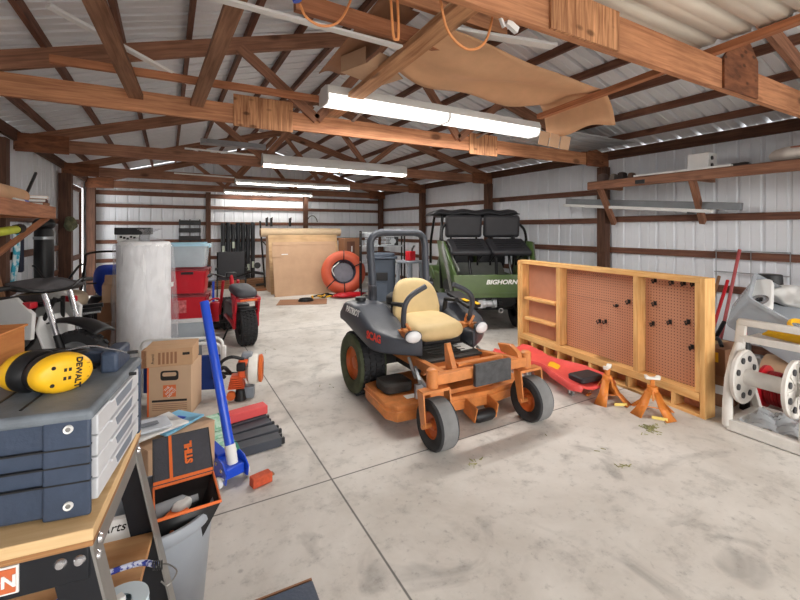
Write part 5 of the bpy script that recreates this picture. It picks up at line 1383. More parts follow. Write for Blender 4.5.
cushion(MB(), .66, .50, .20, Matrix.Identity(3), (0, 0, .69), .6).build('pad', pm('tan_canvas', (178, 160, 136), .8, var=.1), tn_)
lumpy('grey_duffel', 'grey duffel bag lying on the tan padded seat', 'bag', (-1.12, 5.58, .792), (.30, .17, .075), pm('dark_grey_cloth', (92, 90, 92), .7, var=.15), 13)
# red fat-tyre scooter
t = thing('mini_bike', 'red fat-tyre mini bike standing on open floor, seen from behind', 'mini bike', (.86, 5.50, 0), math.radians(5))
wheel('rear_wheel', t, (0, 0, .225), .222, .20, .11, M_rub, M_blackm, tread=30, rows=4)
wheel('front_wheel', t, (0, 1.02, .225), .222, .20, .11, M_rub, M_blackm, tread=30, rows=4)
for s in (-1, 1):
    MB().tube([(s * .135, -.04, .56), (s * .14, .0, .40), (s * .14, .0, .225), (s * .13, .22, .26), (s * .12, .62, .28)], .022, 8).build('side_tube', M_redtote, t)
    MB().prism([(-.05, .40), (.06, .40), (.10, .62), (-.10, .60)], s * .125, s * .155, 'YZ').build('side_plate', M_redtote, t, bevel=.006)
    MB().tube([(s * .13, .40, .24), (s * .24, .40, .24)], .018, 8).build('foot_peg', M_black, t)
    MB().tube([(s * .12, 1.02, .225), (s * .10, .86, .72)], .022, 8).build('fork_leg', M_redtote, t)
MB().box((0, .50, .36), (.22, .52, .22)).build('battery_box', M_black, t, bevel=.02)
MB().tube([(0, .70, .46), (0, .84, .80)], .03, 10).build('head_tube', M_redtote, t)
cushion(MB(), .27, .62, .12, Matrix.Rotation(.06, 3, 'X'), (0, .18, .66), .5).build('seat', pm('charcoal_seat', (74, 76, 82), .6, var=.06), t)
MB().box((0, -.10, .575), (.30, .05, .035)).build('tail_bar', M_redtote, t, bevel=.008); MB().box((0, -.13, .575), (.20, .01, .022)).build('tail_light', pm('amber_lens', (232, 120, 60), .25), t)
def mud(u, v):
    a = -.7 + 1.15 * v; return (-.105 + .21 * u, -.245 * math.sin(a), .225 + .245 * math.cos(a))
MB().grid(mud, 6, 10).build('mudguard', M_black, t, thick=.008)
MB().tube(spline([(-.36, .62, .82), (-.26, .70, .84), (-.10, .82, .78), (.10, .82, .78), (.26, .70, .84), (.36, .62, .82)], 5), .014, 8).build('handlebar', M_blackm, t)
MB().box((0, .84, .80), (.14, .06, .08)).build('display', M_black, t, bevel=.015)
for s in (-1, 1):
    MB().tube([(s * .29, .675, .835), (s * .40, .585, .815)], .021, 10).build('grip', M_black, t); MB().lathe([(0, -.008), (.045, -.008), (.045, .008), (0, .008)], c=(s * .33, .70, .93), axis='Y', n=16).build('mirror', M_black, t)
MB().tube([(-.13, .30, .22), (-.24, .22, .012)], .012, 8).build('kick_stand', M_blackm, t)
tag(lumpy('black_shoe', 'black shoe lying on the floor left of the mini bike', 'shoe', (.62, 6.6, 0), (.15, .06, .05), M_black, 41))

# ================================================================== left wall shelf and what hangs there
ls = thing('timber_bench_shelf', 'timber shelf on the left wall with diagonal braces and clutter', 'shelf', (XL, 0, 0))
MB().bar((.62, 2.6, 1.60), (.62, 4.98, 1.605), .04, .11).build('front_board', M_batten, ls, bevel=.003)
MB().bar((.30, 2.6, 1.652), (.30, 4.98, 1.652), .64, .016).build('shelf_board', M_batten, ls)
for y in (3.55, 4.95):
    MB().bar((.58, y, 1.56), (.02, y, 1.02), .04, .09, up=(0, 1, 0)).build('brace', M_batten, ls); MB().bar((.60, y, 1.60), (.0, y, 1.60), .04, .09).build('arm', M_batten, ls)
t = thing('kraft_paper_roll', 'brown roll of kraft paper lying on the left wall shelf', 'paper roll', (-1.08, 4.02, 1.725), 0)
MB().tube([(0, -.55, 0), (0, .55, 0)], .064, 20).build('roll', M_kraft, t); MB().tube([(0, .551, 0), (0, .556, 0)], .045, 16).build('white_end', M_white, t)
lumpy('white_plastic_bag', 'white plastic bag behind the kraft roll on the left shelf', 'bag', (-1.36, 4.25, 1.661), (.12, .22, .08), M_white, 51)
lumpy('red_cloth', 'red cloth heap on the left shelf between the roll and the books', 'cloth', (-1.30, 4.50, 1.661), (.12, .18, .07), pm('dark_red_cloth', (140, 34, 44), .8, var=.2), 52)
for k in range(3):
    t = thing('paperback_book', ['bottom book of the small stack at the left shelf end', 'middle book of the small stack at the left shelf end', 'top book of the small stack at the left shelf end'][k], 'book', (-1.05, 4.80, 1.661 + .030 * k), .2 * k - .1, 'books at the left shelf end')
    MB().box((0, 0, .014), (.20, .15, .028)).build('cover', [M_cardd, pm('book_cover_dark', (90, 50, 46), .6), M_card][k], t, bevel=.002); MB().box((0, -.002, .014), (.19, .148, .020)).build('pages', M_whiteink, t)
t = thing('marker_pen', 'blue and white tube lying at the front of the left shelf', 'tube', (-1.0, 4.25, 1.675), 0)
MB().tube([(0, -.16, 0), (0, .06, 0)], .013, 10).build('body', M_white, t); MB().tube([(0, .06, 0), (0, .16, 0)], .014, 10).build('cap', M_blue, t)
board('black_stick', 'black stick leaning up from the left shelf beside the books', 'stick', (-1.06, 4.55, 1.67), (-1.08, 5.05, 1.98), .02, .02, M_black)
t = thing('punch_bag', 'long black bag with a grey strap hanging on the left wall', 'bag', (-1.40, 6.92, .72))
MB().lathe([(0, 0), (.07, 0), (.10, .03), (.105, .3), (.10, .70), (.085, .74), (0, .76)], n=24).build('body', M_black, t)
MB().lathe([(.104, .60), (.110, .605), (.110, .635), (.104, .64)], n=24).build('strap', M_galv, t); lumpy
MB().sphere((0, 0, .80), (.12, .11, .09), 18, 10).build('hood', M_black, t); MB().tube([(0, 0, .86), (-.08, 0, .95)], .012, 8).build('hanger', M_black, t)
def towel(u, v): return (.02 + .02 * math.sin(u * 9) + .01 * math.sin(v * 5), -.10 + .20 * u * (1 - .35 * v), 1.45 - .62 * v)
M_aqua = pm('aqua_print_cloth', (226, 240, 244), .8, col2=(64, 178, 206), scale=11, thresh=(.46, .54))
tag(MB().grid(towel, 16, 18).build('beach_towel', M_aqua, thick=.01, loc=(-1.553, 6.30, -.02), sharp=70), 'aqua and white patterned towel hanging below the left shelf', 'towel')
tag(MB().grid(lambda u, v: (.01 * math.sin(9 * u), -.08 + .16 * u, -.55 * v + .02 * math.sin(7 * u)), 10, 8).build('dark_jacket', pm('dark_blue_cloth', (40, 44, 62), .8), thick=.03, loc=(-1.556, 6.58, 1.50), sharp=70), 'dark cloth hanging between the towel and the long black bag', 'cloth')
lumpy('camouflage_cap', 'green camouflage cloth hanging on the post beside the long black bag', 'cloth', (-1.40, 8.56, 1.42), (.08, .12, .12), pm('camouflage_cloth', (122, 124, 92), .8, col2=(58, 60, 44), scale=14), 55)
t = thing('fishing_rod_case', 'yellow and black tube slung below the left shelf', 'tube', (-1.15, 4.30, 1.40), 0)
MB().tube([(-.05, -.35, .0), (.0, .45, .05)], .035, 12).build('tube', pm('acid_yellow', (196, 204, 60), .5, var=.15), t); MB().tube([(0, .45, .05), (.0, .58, .06)], .042, 12).build('cap', M_black, t)
for i, (y, m_, l) in enumerate(((5.05, M_batten, 'bare wooden pole leaning on the left wall near the shelf end'), (5.30, M_handle, 'second wooden pole leaning on the left wall near the shelf end'))):
    board('wooden_pole', l, 'pole', (-1.22, y, .0), (-1.50, y, 1.46), .03, .03, m_)
for i, (y, m_, l) in enumerate(((6.02, M_redtote, 'red stick propped on the left wall below the aqua towel'), (5.93, M_black, 'black stick propped on the left wall below the aqua towel'))):
    t = thing('hockey_stick', l, 'stick', (-1.547, y, .86)); MB().bar((0, .0, 0), (0, .16, .48), .022, .03, up=(1, 0, 0)).build('shaft', m_, t); MB().bar((0, -.10, .02), (0, .01, .0), .02, .05).build('blade', m_, t)
# ================================================================== foreground: workbench and what stands on it
M_benchply = wood('bench_plywood', (232, 200, 152), (206, 166, 116), grain=.8, ring=10)
M_shelfply = wood('shelf_plywood', (226, 180, 130), (186, 128, 80), grain=.7, ring=7)
M_plyedge = wood('plywood_edge', (190, 140, 92), (120, 80, 50), grain=.4, ring=90)
M_steel = pm('brushed_grey_steel', (150, 148, 144), .4, metal=.6, var=.1)
M_blk2 = pm('black_powder_coat', (22, 24, 30), .4, var=.15)
WB = thing('workbench', 'plywood topped workbench with black and grey steel legs in the near left corner', 'workbench', (-.128, 1.005, 0), math.radians(-7))
# local: x from -1.0 to 0, y from 0 to .46
BW, BD, BH = 1.0, .47, .862
MB().box((-BW / 2, BD / 2, BH - .012), (BW, BD, .024)).build('bench_top', [M_benchply], WB, bevel=.002)
MB().box((-BW / 2, BD / 2, BH - .0295), (BW - .002, BD - .002, .011)).build('top_underlay', M_plyedge, WB)
MB().box((-BW / 2, .012, BH - .070), (BW - .02, .006, .068)).build('front_rail', M_blk2, WB, bevel=.002)
MB().box((-BW / 2, BD - .012, BH - .070), (BW - .02, .006, .068)).build('rear_rail', M_blk2, WB, bevel=.002)
for x in (-.006, -BW + .006): MB().box((x, BD / 2, BH - .062), (.006, BD - .03, .052)).build('side_rail', M_steel, WB, bevel=.002)
def bleg(x, y, s, f):
    """folded steel leg, black face along x, grey flange along y; splayed outwards"""
    p1 = V((x, y, BH - .04)); p0 = V((x + s * .16, y, .0))
    b = MB(); b.bar(p0 - V((s * .035, 0, 0)), p1 - V((s * .035, 0, 0)), .07, .005, up=(0, 1, 0)); b.build('leg', M_blk2, WB)
    b = MB(); b.bar(p0 + V((0, f * .022, 0)), p1 + V((0, f * .022, 0)), .005, .05, up=(0, 1, 0)); b.build('leg_flange', M_steel, WB)
bleg(-.008, .016, 1, 1); bleg(-.008, BD - .016, 1, -1); bleg(-BW + .008, .016, -1, 1); bleg(-BW + .008, BD - .016, -1, -1)
SHZ = .545
MB().box((-BW / 2, BD / 2, SHZ - .009), (BW + .07, BD - .05, .018)).build('lower_shelf', [M_shelfply], WB, bevel=.002)
MB().box((-BW / 2, .022, SHZ - .035), (BW + .06, .005, .05)).build('shelf_rail', M_blk2, WB)
for x, z in ((-.055, BH - .06), (-.025, BH - .062)):
    MB().lathe([(0, -.007), (.007, -.006), (.010, -.002), (.011, .0)], c=(x, .008, z), axis='Y', n=16).build('bolt', M_chrome, WB)
for y, z in ((.03, BH - .075), (.045, BH - .05), (BD - .04, BH - .06)):
    MB().lathe([(0, .007), (.007, .006), (.010, .002), (.011, .0)], c=(-.001, y, z), axis='X', n=16).build('bolt', M_chrome, WB)
pl_ = MB().box((-.168, .0075, BH - .066), (.10, .003, .052)).build('maker_plate', M_whiteink, WB)
MB().box((-.168, .0055, BH - .066), (.092, .003, .044)).build('orange_field', pm('plate_orange', (206, 106, 62), .5, var=.02), pl_)
text('plate_letters', 'ON', .030, (-.144, .0035, BH - .067), (PI / 2, 0, 0), M_whiteink, pl_, bold=.001)

# tool chest lying on the bench
M_chest = pm('blue_black_moulding', (58, 70, 90), .5, var=.14, scale=12, bump=.15, bscale=90)
M_chtop = pm('paler_grey_top', (112, 120, 128), .55, var=.22, scale=10, bump=.1, bscale=90)  # top panel coloured paler than the chest body
M_drawer = pm('pale_grey_drawer', (206, 208, 212), .4, var=.04)
TC = thing('tool_chest', 'blue black plastic tool chest with pale grey drawers on top of the workbench', 'tool chest', (-.138, 1.052, BH + .006), math.radians(-10.5))
CW, CD, CH = .66, .365, .213
MB().box((-CW / 2 - .012, CD / 2, CH / 2 - .002), (CW - .02, CD, CH - .006)).build('body', M_chest, TC, bevel=.008)
MB().box((-.040, -.001, CH / 2 - .004), (.082, .012, CH - .004)).build('corner_column', M_chest, TC, bevel=.012, seg=3)
tp = MB(); tp.box((-CW / 2 + .003, CD / 2 - .002, CH - .010), (CW + .006, CD + .016, .024)); tp.build('top_panel', M_chtop, TC, bevel=.010, seg=3)
MB().box((-CW / 2 - .09, -.0005, CH * .45), (CW - .22, .004, CH * .62)).build('side_recess', M_chest, TC, bevel=.004)
for k, z in enumerate((.140, .105, .070)): MB().box((-.27, -.0005, z), (.54, .0145, .0032)).build('groove', M_black, TC)
for k in range(7):
    MB().box((-.13 - k * .062, CD / 2 - .03, CH + .0026), (.005, CD - .12, .0016)).build('top_rib_groove', M_black, TC)
for z in (.020, .180): 
    bb = MB().lathe([(.0045, -.010), (.008, -.0115), (.0085, -.007)], c=(-.036, 0, z + (0.006 if z < .1 else 0)), axis='Y', n=20).build('bolt_ring', M_whiteink, TC)
    MB().lathe([(0, -.0085), (.0046, -.0085), (.0046, -.006)], c=(-.036, 0, z + (0.006 if z < .1 else 0)), axis='Y', n=16).build('bolt_head', M_steel, bb)
for k in range(4):
    z0 = .008 + k * .0455
    dr = MB().box((-.006, CD / 2 + .01, z0 + .0215), (.016, CD - .045, .0435)).build('drawer', M_drawer, TC, bevel=.003)
    MB().prism([(.16, z0 + .010), (.27, z0 + .010), (.285, z0 + .035), (.145, z0 + .035)], .0015, .0032, 'YZ').build('handle_recess', M_bin, dr)
    MB().box((.003, .21, z0 + .040), (.008, .20, .006)).build('handle_lip', M_drawer, dr, bevel=.002)
MB().box((-.01, CD - .012, CH / 2), (.03, .024, CH)).build('rear_column', M_chest, TC, bevel=.006)
MB().box((-.32, CD - .035, CH + .020), (.50, .045, .042)).build('rear_rim', M_chest, TC, bevel=.006)
MB().box((-.038, CD - .075, CH + .026), (.040, .115, .054)).build('rim_block', M_chest, TC, bevel=.008)
MB().box((-.30, CD - .070, CH + .006), (.44, .03, .010)).build('tray_floor', M_black, TC)

# hearing protectors lying on the chest
HPS = .93
hp = thing('ear_defenders', 'yellow and black ear defenders lying on the tool chest', 'ear defenders', (-.250, 1.225, BH + CH + .049), rot=(math.radians(-6), 0, math.radians(-32)))
hp.scale = (HPS, HPS, HPS)
def cup(sgn):
    c = V((0, 0, 0))
    prof = [(0, .034), (.45, .0338), (.72, .032), (.88, .026), (.97, .014), (1.0, .0)]
    b = MB(); n = 36
    for r_, h in prof:
        for k in range(n):
            a = 2 * PI * k / n; b.v.append(c + V((sgn * h, .066 * r_ * math.cos(a), .048 * r_ * math.sin(a))))
    for i in range(len(prof) - 1):
        for k in range(n): b.face((i * n + k, i * n + (k + 1) % n, (i + 1) * n + (k + 1) % n, (i + 1) * n + k))
    o = b.build('ear_cup', M_yellow, hp, sharp=60, loc=(sgn * .046, 0 if sgn > 0 else .01, 0), rot=(0, 0, -.42 if sgn > 0 else .1))
    s_ = MB(); 
    for r_, h in [(1.0, 0), (1.03, -.006), (1.03, -.024), (.95, -.034), (.6, -.034)]:
        for k in range(n):
            a = 2 * PI * k / n; s_.v.append(c + V((sgn * h, .066 * r_ * math.cos(a), .048 * r_ * math.sin(a))))
    for i in range(4):
        for k in range(n): s_.face((i * n + k, i * n + (k + 1) % n, (i + 1) * n + (k + 1) % n, (i + 1) * n + k))
    s_.build('cushion', M_black, o, sharp=60)
    return o
cR, cL = cup(1), cup(-1)
MB().tube(spline([(-.05, .0, .040), (-.06, .05, .040), (.0, .09, .036), (.06, .06, .040), (.044, .0, .042)], 6), .005, 8).build('headband', M_black, hp)
text('cup_lettering', 'DEWALT', .018, (.0338, .022, .0), (PI / 2, PI / 2, PI / 2), M_ink, cR, ext=.0012, bold=.0006)
def dots(y, z, w_, h_): MB().box((.0326, y, z), (.004, w_, h_)).build('cup_mark', M_ink, cR)
for y, z in ((.004, .010), (.004, -.010), (-.006, .010), (-.006, -.010)): dots(y, z, .006, .008)
for z in (.018, -.022): MB().lathe([(0, .0352), (.004, .0352), (.005, .030)], c=(0, -.030, z), axis='X', n=12).build('screw', M_ink, cR)
for k in range(4): MB().box((.0305, .042, .018 - k * .011), (.003, .011, .0035)).build('cup_vent', pm('dark_yellow', (190, 140, 24), .5), cR)
for zs in (-1, 1):
    MB().tube(spline([(.03, .02, zs * .046), (.055, .075, zs * .050), (.07, .12, zs * .040 - .004), (.105, .15, zs * .030 - .010)], 6), .0022, 6).build('wire_arm', M_chrome, hp)
    MB().tube([(.105, .15, zs * .030 - .010), (.125, .165, zs * .030 - .010)], .0045, 8).build('arm_tip', M_black, hp)
# pine box behind them
t = thing('pine_box', 'orange pine wooden box at the left edge behind the ear defenders', 'box', (-.46, 1.37, BH + CH + .012), math.radians(-12))
MB().box((0, 0, .055), (.24, .16, .11)).build('carcass', wood('varnished_pine', (216, 146, 84), (178, 106, 54), ring=16, knots=2), t, bevel=.003)
MB().box((0, 0, .113), (.25, .17, .006)).build('lid', MATS['varnished_pine'], t, bevel=.002)
# things on the lower shelf
t = thing('bungee_cord', 'blue and white bungee cord with wire hooks on the lower bench shelf', 'bungee cord', (-.10, 1.22, SHZ + .012), 0)
M_bung = pm('blue_white_braid', (210, 216, 236), .7, col2=(44, 58, 150), scale=60, thresh=(.45, .52))
MB().tube(spline([(-.22, -.03, .0), (-.16, .02, .004), (-.06, .075, .004), (.03, .08, .004), (.075, .05, .004)], 8), .007, 8).build('cord', M_bung, t)
MB().tube(spline([(.075, .05, .004), (.10, .035, .006), (.12, .0, .004), (.10, -.03, .0), (.085, -.015, .004)], 6), .002, 6).build('hook', M_steel, t)
b = MB()
for k in range(5): b.tube(arc((.066 + k * .005, .052 - k * .002, .004), .010, 0, 2 * PI, 10, 'YZ'), .002, 5)
b.build('spring', M_black, t)
t = thing('tape_reel', 'pale blue white round reel lying on the lower bench shelf', 'reel', (-.095, 1.17, SHZ + .001), 0)
MB().lathe([(.02, 0), (.055, 0), (.056, .006), (.045, .007), (.045, .022), (.056, .023), (.055, .029), (.02, .029)], n=32).build('reel', pm('pale_blue_white', (206, 220, 228), .4, var=.05), t)
MB().box((-.01, .0, .034), (.03, .02, .01), rot=(0, 0, .5)).build('clip', M_white, t)
t = thing('paper_sheet', 'white sheet of card lying at the left end of the lower bench shelf', 'card', (-.42, 1.13, SHZ + .002), 0)
MB().box((0, 0, .002), (.22, .16, .004)).build('sheet', M_white, t)
t = thing('ratchet_strap', 'blue and black strap bundle behind the near bench leg', 'strap', (-.235, 1.10, SHZ + .001), .4)
MB().tube(spline([(-.06, 0, .012), (0, .03, .014), (.06, 0, .012)], 6), .011, 8).build('webbing', M_bung, t); MB().box((0, .035, .012), (.12, .03, .02)).build('buckle', M_black, t, bevel=.004)
t = thing('white_carton', 'white flat box with dark script lettering seen through the bench side', 'box', (-.14, 1.492, .0), math.radians(-6))
MB().box((-.03, .014, .29), (.26, .02, .58)).build('carton', M_white, t, bevel=.003)
text('script', 'Arts', .036, (-.004, .003, .556), (PI / 2, 0, 0), M_ink, t, shear=.3)

# grey round bin with an open branded tool case in it
M_brute = pm('grey_bin_plastic', (150, 156, 164), .42, var=.05, scale=5)
BN = thing('round_bin', 'grey round plastic bin beside the bench leg holding the tool case', 'bin', (-.045, 1.75, 0))
b = MB(); b.lathe([(0, 0), (.152, 0), (.160, .01), (.196, .405), (.208, .407), (.216, .42), (.216, .440), (.210, .450), (.200, .450), (.194, .44), (.154, .02), (0, .015)], n=48); b.build('tub', M_brute, BN)
for s in (-1, 1): MB().box((-.19 if s < 0 else .02, -.08 if s < 0 else .212, .40), (.04, .10, .03) if s < 0 else (.12, .05, .03)).build('handle', M_brute, BN, bevel=.008)
M_case = pm('dark_grey_fabric', (66, 66, 72), .8, var=.1, scale=40, bump=.3, bscale=200)
M_trim = pm('orange_trim', (224, 110, 50), .6, var=.05)
CS = thing('tool_case', 'open dark grey tool case with orange edging and lettering sitting in the grey bin', 'tool case', (.058, 1.70, .345), math.radians(2))
w_, d_, h_ = .205, .205, .135
b = MB(); q4 = [(-1, -1), (1, -1), (1, 1), (-1, 1)]
b.add([(x * w_ * .32 - .02, y * d_ * .36 + .01, .004) for x, y in q4] + [(x * w_ / 2, y * d_ / 2, h_) for x, y in q4], [(0, 1, 2, 3), (0, 1, 5, 4), (1, 2, 6, 5), (2, 3, 7, 6), (3, 0, 4, 7)])
b.build('shell', M_black, CS, thick=.005)
b = MB(); b.tube([(-w_ / 2, -d_ / 2, h_), (w_ / 2, -d_ / 2, h_), (w_ / 2, d_ / 2, h_), (-w_ / 2, d_ / 2, h_)], .006, 8, closed=True); b.build('edge_trim', M_trim, CS)
# lid hinged at the back, standing open and tilted back
LM = Matrix.Rotation(math.radians(38), 3, 'X')
lid = MB().box((0, 0, .095), (w_, .012, .19)).build('lid', M_case, CS, bevel=.005, loc=(0, d_ / 2 + .004, h_ + .003), rot=(math.radians(-56), 0, 0))
MB().tube([(-w_ / 2, -.004, .0), (w_ / 2, -.004, .0), (w_ / 2, -.004, .19), (-w_ / 2, -.004, .19)], .0035, 6, closed=True).build('lid_piping', M_black, lid)
MB().box((-w_ / 2 + .06, -.0065, .095), (.011, .004, .19)).build('orange_stripe', M_trim, lid)
MB().box((0, -.007, .006), (w_, .004, .012)).build('orange_hem', M_trim, lid)
text('lid_lettering', 'STIHL', .036, (.022, -.0075, .10), (PI / 2, -PI / 2, 0), M_trim, lid, bold=.002)
t = thing('work_glove', 'orange and white glove lying inside the open tool case', 'glove', (.02, 1.665, .352), .9)
cushion(MB(), .11, .08, .04, Matrix.Identity(3), (0, 0, .07), .7).build('palm', M_trim, t, sharp=60)
cushion(MB(), .08, .05, .035, Matrix.Identity(3), (.05, .01, .085), .7).build('cuff', M_white, t, sharp=60)
MB().box((0, 0, .027), (.06, .05, .054)).build('filler', M_black, t)
t = thing('spray_bottle', 'grey clear bottle lying at the back of the open tool case', 'bottle', (.03, 1.735, .352), .1)
MB().tube([(-.08, 0, .075), (.02, 0, .080), (.04, 0, .082), (.07, 0, .083)], [.028, .028, .013, .012], 16).build('bottle', M_trans, t); MB().box((-.02, 0, .025), (.07, .05, .05)).build('filler', M_black, t)

# dark box at the bottom edge
t = thing('black_box', 'black topped cardboard box at the bottom edge of the floor', 'box', (.26, 1.13, 0), math.radians(-2))
MB().box((0, 0, .165), (.26, .30, .33)).build('carton', M_card, t, bevel=.004); MB().box((.006, -.006, .342), (.25, .29, .022)).build('lid', M_chest, t, bevel=.006); MB().box((0, .147, .335), (.26, .006, .03)).build('flap', M_cardd, t)

# low brown box with papers on it
carton('cardboard_box', 'brown box carrying papers, between the bench and the floor jack', (-.005, 2.62, 0), math.radians(32), (.38, .30, .35), M_card)
for k, (dx, dy, rz, sx, sy, m_, l, nm) in enumerate(((-.06, -.03, .5, .27, .20, M_white, 'white plastic wrapped packet on the brown box', 'packet'), (.03, .03, .75, .26, .19, pm('sky_blue_paper', (128, 190, 222), .5, var=.1), 'sky blue booklet on the brown box under the white packet', 'booklet'), (-.09, -.06, .2, .20, .15, pm('pale_grey_paper', (206, 212, 220), .6, var=.1), 'pale grey leaflet at the left on the brown box', 'leaflet'))):
    z = .358 + [.022, .0, .046][k]
    t = thing(nm, l, nm, (-.005 + dx, 2.62 + dy, z), rz)
    def pf_(u, v, sx=sx, sy=sy, k=k): return ((u - .5) * sx, (v - .5) * sy, .006 + .006 * math.sin(5 * u + k) * math.sin(4 * v))
    MB().grid(pf_, 8, 8).build('sheet', m_, t, thick=.012, bevel=.002)
    MB().box((0, 0, .014), (sx * .5, sy * .3, .002)).build('print', M_grey if k != 1 else M_blue, t)
# moving box with orange emblem and carton on top
hd = thing('moving_box', 'upright tan moving box with orange square emblem in front of the folded lawn chair', 'box', (.055, 3.80, 0), math.radians(-20))
M_move = pm('tan_moving_box', (204, 172, 142), .85, var=.05, scale=4)
MB().box((0, 0, .195), (.315, .26, .39)).build('carton', M_move, hd, bevel=.003)
MB().box((-.153, -.1306, .195), (.010, .003, .385)).build('orange_edge', M_trim, hd)
MB().box((-.158, -.12, .195), (.003, .03, .385)).build('orange_edge', M_trim, hd)
em = MB().box((.0, -.131, .195), (.092, .003, .092)).build('emblem', pm('emblem_orange', (222, 116, 66), .6, var=.02), hd)
for k, s_ in enumerate(('THE', 'HOME', 'DEPOT')):
    text('emblem_lettering', s_, .026, (-.018 + .018 * k, -.1335, .213 - .018 * k), (PI / 2, -PI / 4, 0), M_whiteink, em, ext=.0006)
hh = MB().prism(rrect(.13, .075, .02), -.1325, -.130, 'XZ', c=(0, 0, .315)).build('hand_hole_print', M_ink, hd)
MB().prism(rrect(.10, .03, .012), -.134, -.1324, 'XZ', c=(0, 0, .325)).build('hand_hole', M_move, hh)
for z, wd, h2 in ((.12, .30, .016), (.095, .30, .003), (.08, .30, .003), (.065, .30, .003), (.05, .30, .003)): MB().box((.0, -.131, z), (wd * .84, .003, h2)).build('print_line', M_ink if h2 > .01 else M_cardd, hd)
tb = carton('cardboard_box', 'flat tan box with black print lying on top of the moving box', (.03, 3.79, .394), math.radians(-12), (.345, .28, .13), pm('tan_top_box', (196, 158, 122), .85, var=.05), tape=False)
for k in range(5): MB().box((-.06 + .028 * k, -.141, .065), (.016, .003, .09)).build('print_line', M_cardd, tb)
text('box_lettering', 'Avanti', .03, (-.105, -.1415, .065), (PI / 2, -PI / 2, 0), M_ink, tb); MB().box((.125, -.141, .09), (.05, .003, .02)).build('print_line', M_ink, tb)
MB().box((-.165, -.09, .066), (.034, .10, .132)).build('end_flap', M_cardd, tb)
# folded lawn chair behind
lc = thing('lawn_chair', 'folded lawn chair with white tube frame and navy fabric behind the moving box', 'folding chair', (.11, 4.05, 0), math.radians(-20))
for dy, hh_, ww in ((0, .50, .66), (.05, .44, .60)):
    r_ = .06
    pts = [(-ww / 2, dy, .02), (-ww / 2, dy, hh_ - r_)] + [(-ww / 2 + r_ - r_ * math.cos(a), dy, hh_ - r_ + r_ * math.sin(a)) for a in (.4, .8, 1.2, PI / 2)] + [(ww / 2 - r_ + r_ * math.sin(a), dy, hh_ - r_ + r_ * math.cos(a)) for a in (0, .4, .8, 1.2)] + [(ww / 2, dy, hh_ - r_), (ww / 2, dy, .02)]
    MB().tube(pts, .0125, 8).build('tube_frame', M_white, lc)
MB().box((0, .0, .20), (.62, .03, .30)).build('fabric', pm('navy_canvas', (26, 52, 120), .75, var=.08), lc, bevel=.008)
for s in (-1, 1): MB().box((s * .345, -.01, .36), (.03, .03, .14)).build('armrest', M_white, lc, bevel=.006)
# long narrow cartons fanned on the floor
M_slate = pm('slate_black_card', (62, 66, 74), .6, var=.08)
M_mint = pm('mint_label', (142, 206, 172), .6, col2=(206, 232, 214), scale=30, thresh=(.4, .6))
M_teal = pm('teal_band', (48, 140, 116), .6)
for k, (x, y, z, rz, L_, m_, l) in enumerate(((.45, 2.83, 0, .06, .42, M_slate, 'nearest slate black narrow carton of the fan on the floor'), (.44, 2.945, .0, .12, .46, M_slate, 'second slate black narrow carton of the fan, counted from the jack'), (.42, 3.06, .0, .20, .46, M_slate, 'third slate black narrow carton of the fan, counted from the jack'), (.41, 3.18, .0, .22, .46, M_slate, 'farthest slate black narrow carton, underneath the red one'), (.40, 3.20, .066, .18, .50, pm('coral_red_card', (222, 84, 84), .6, var=.05), 'red narrow carton with mint label lying on the slate black ones'))):
    t = thing('narrow_carton', l, 'carton', (x, y, z), rz, 'narrow cartons fanned on the floor')
    h2 = .06
    MB().box((0, 0, h2 / 2), (L_, .095, h2)).build('carton', m_, t, bevel=.003)
    MB().box((-L_ * .30, 0, h2 / 2 + .001), (L_ * .26, .097, h2 + .002)).build('mint_label', M_mint, t); MB().box((-L_ * .15, 0, h2 / 2 + .001), (L_ * .04, .0975, h2 + .0025)).build('teal_band', M_teal, t)
    if m_ is M_slate:
        for s in (-1, 1): MB().box((L_ / 2 + .012, s * .030, h2 * .5), (.026, .022, h2 * .7)).build('end_clip', M_black, t, bevel=.003)
# floor jack, long blue handle leaning back
fj = thing('floor_jack', 'blue trolley jack with a long blue handle leaning back on the floor', 'floor jack', (.30, 2.60, 0), math.radians(200))
for s in (-1, 1):
    MB().prism([(-.12, .03), (.12, .03), (.13, .09), (.08, .14), (.02, .15), (-.04, .10), (-.30, .07), (-.30, .04)], s * .065 - .004, s * .065 + .004, 'YZ').build('side_plate', M_blue, fj, bevel=.002)
    MB().lathe([(0, -.012), (.028, -.012), (.032, 0), (.028, .012), (0, .012)], c=(s * .082, .07, .034), axis='X', n=18).build('rear_wheel', M_white, fj)
    MB().lathe([(0, -.012), (.03, -.012), (.03, .012), (0, .012)], c=(s * .075, -.28, .032), axis='X', n=18).build('front_wheel', M_chrome, fj)
    for y, z in ((.08, .10), (.02, .12), (.10, .06)): MB().lathe([(0, -.006), (.011, -.006), (.011, .006), (0, .006)], c=(s * .070, y, z), axis='X', n=12).build('pivot_bolt', M_chrome, fj)
MB().box((0, .02, .075), (.11, .16, .06)).build('pump_body', M_blue, fj, bevel=.006); MB().bar((0, -.05, .10), (0, -.32, .12), .06, .05).build('lift_arm', M_blue, fj, bevel=.004); MB().lathe([(0, 0), (.04, 0), (.045, .02), (0, .02)], c=(0, -.33, .14), n=20).build('saddle', M_chrome, fj)
Mi = Matrix.Rotation(-math.radians(200), 3, 'Z')
def loc_(p): return Mi @ (V(p) - V((.30, 2.60, 0)))
MB().tube([loc_((.325, 2.55, .10)), loc_((.313, 2.58, .20))], .030, 14).build('handle_socket', M_white, fj)
MB().tube([loc_((.314, 2.575, .19)), loc_((.20, 2.88, .995))], .0265, 16).build('handle', M_blue, fj)
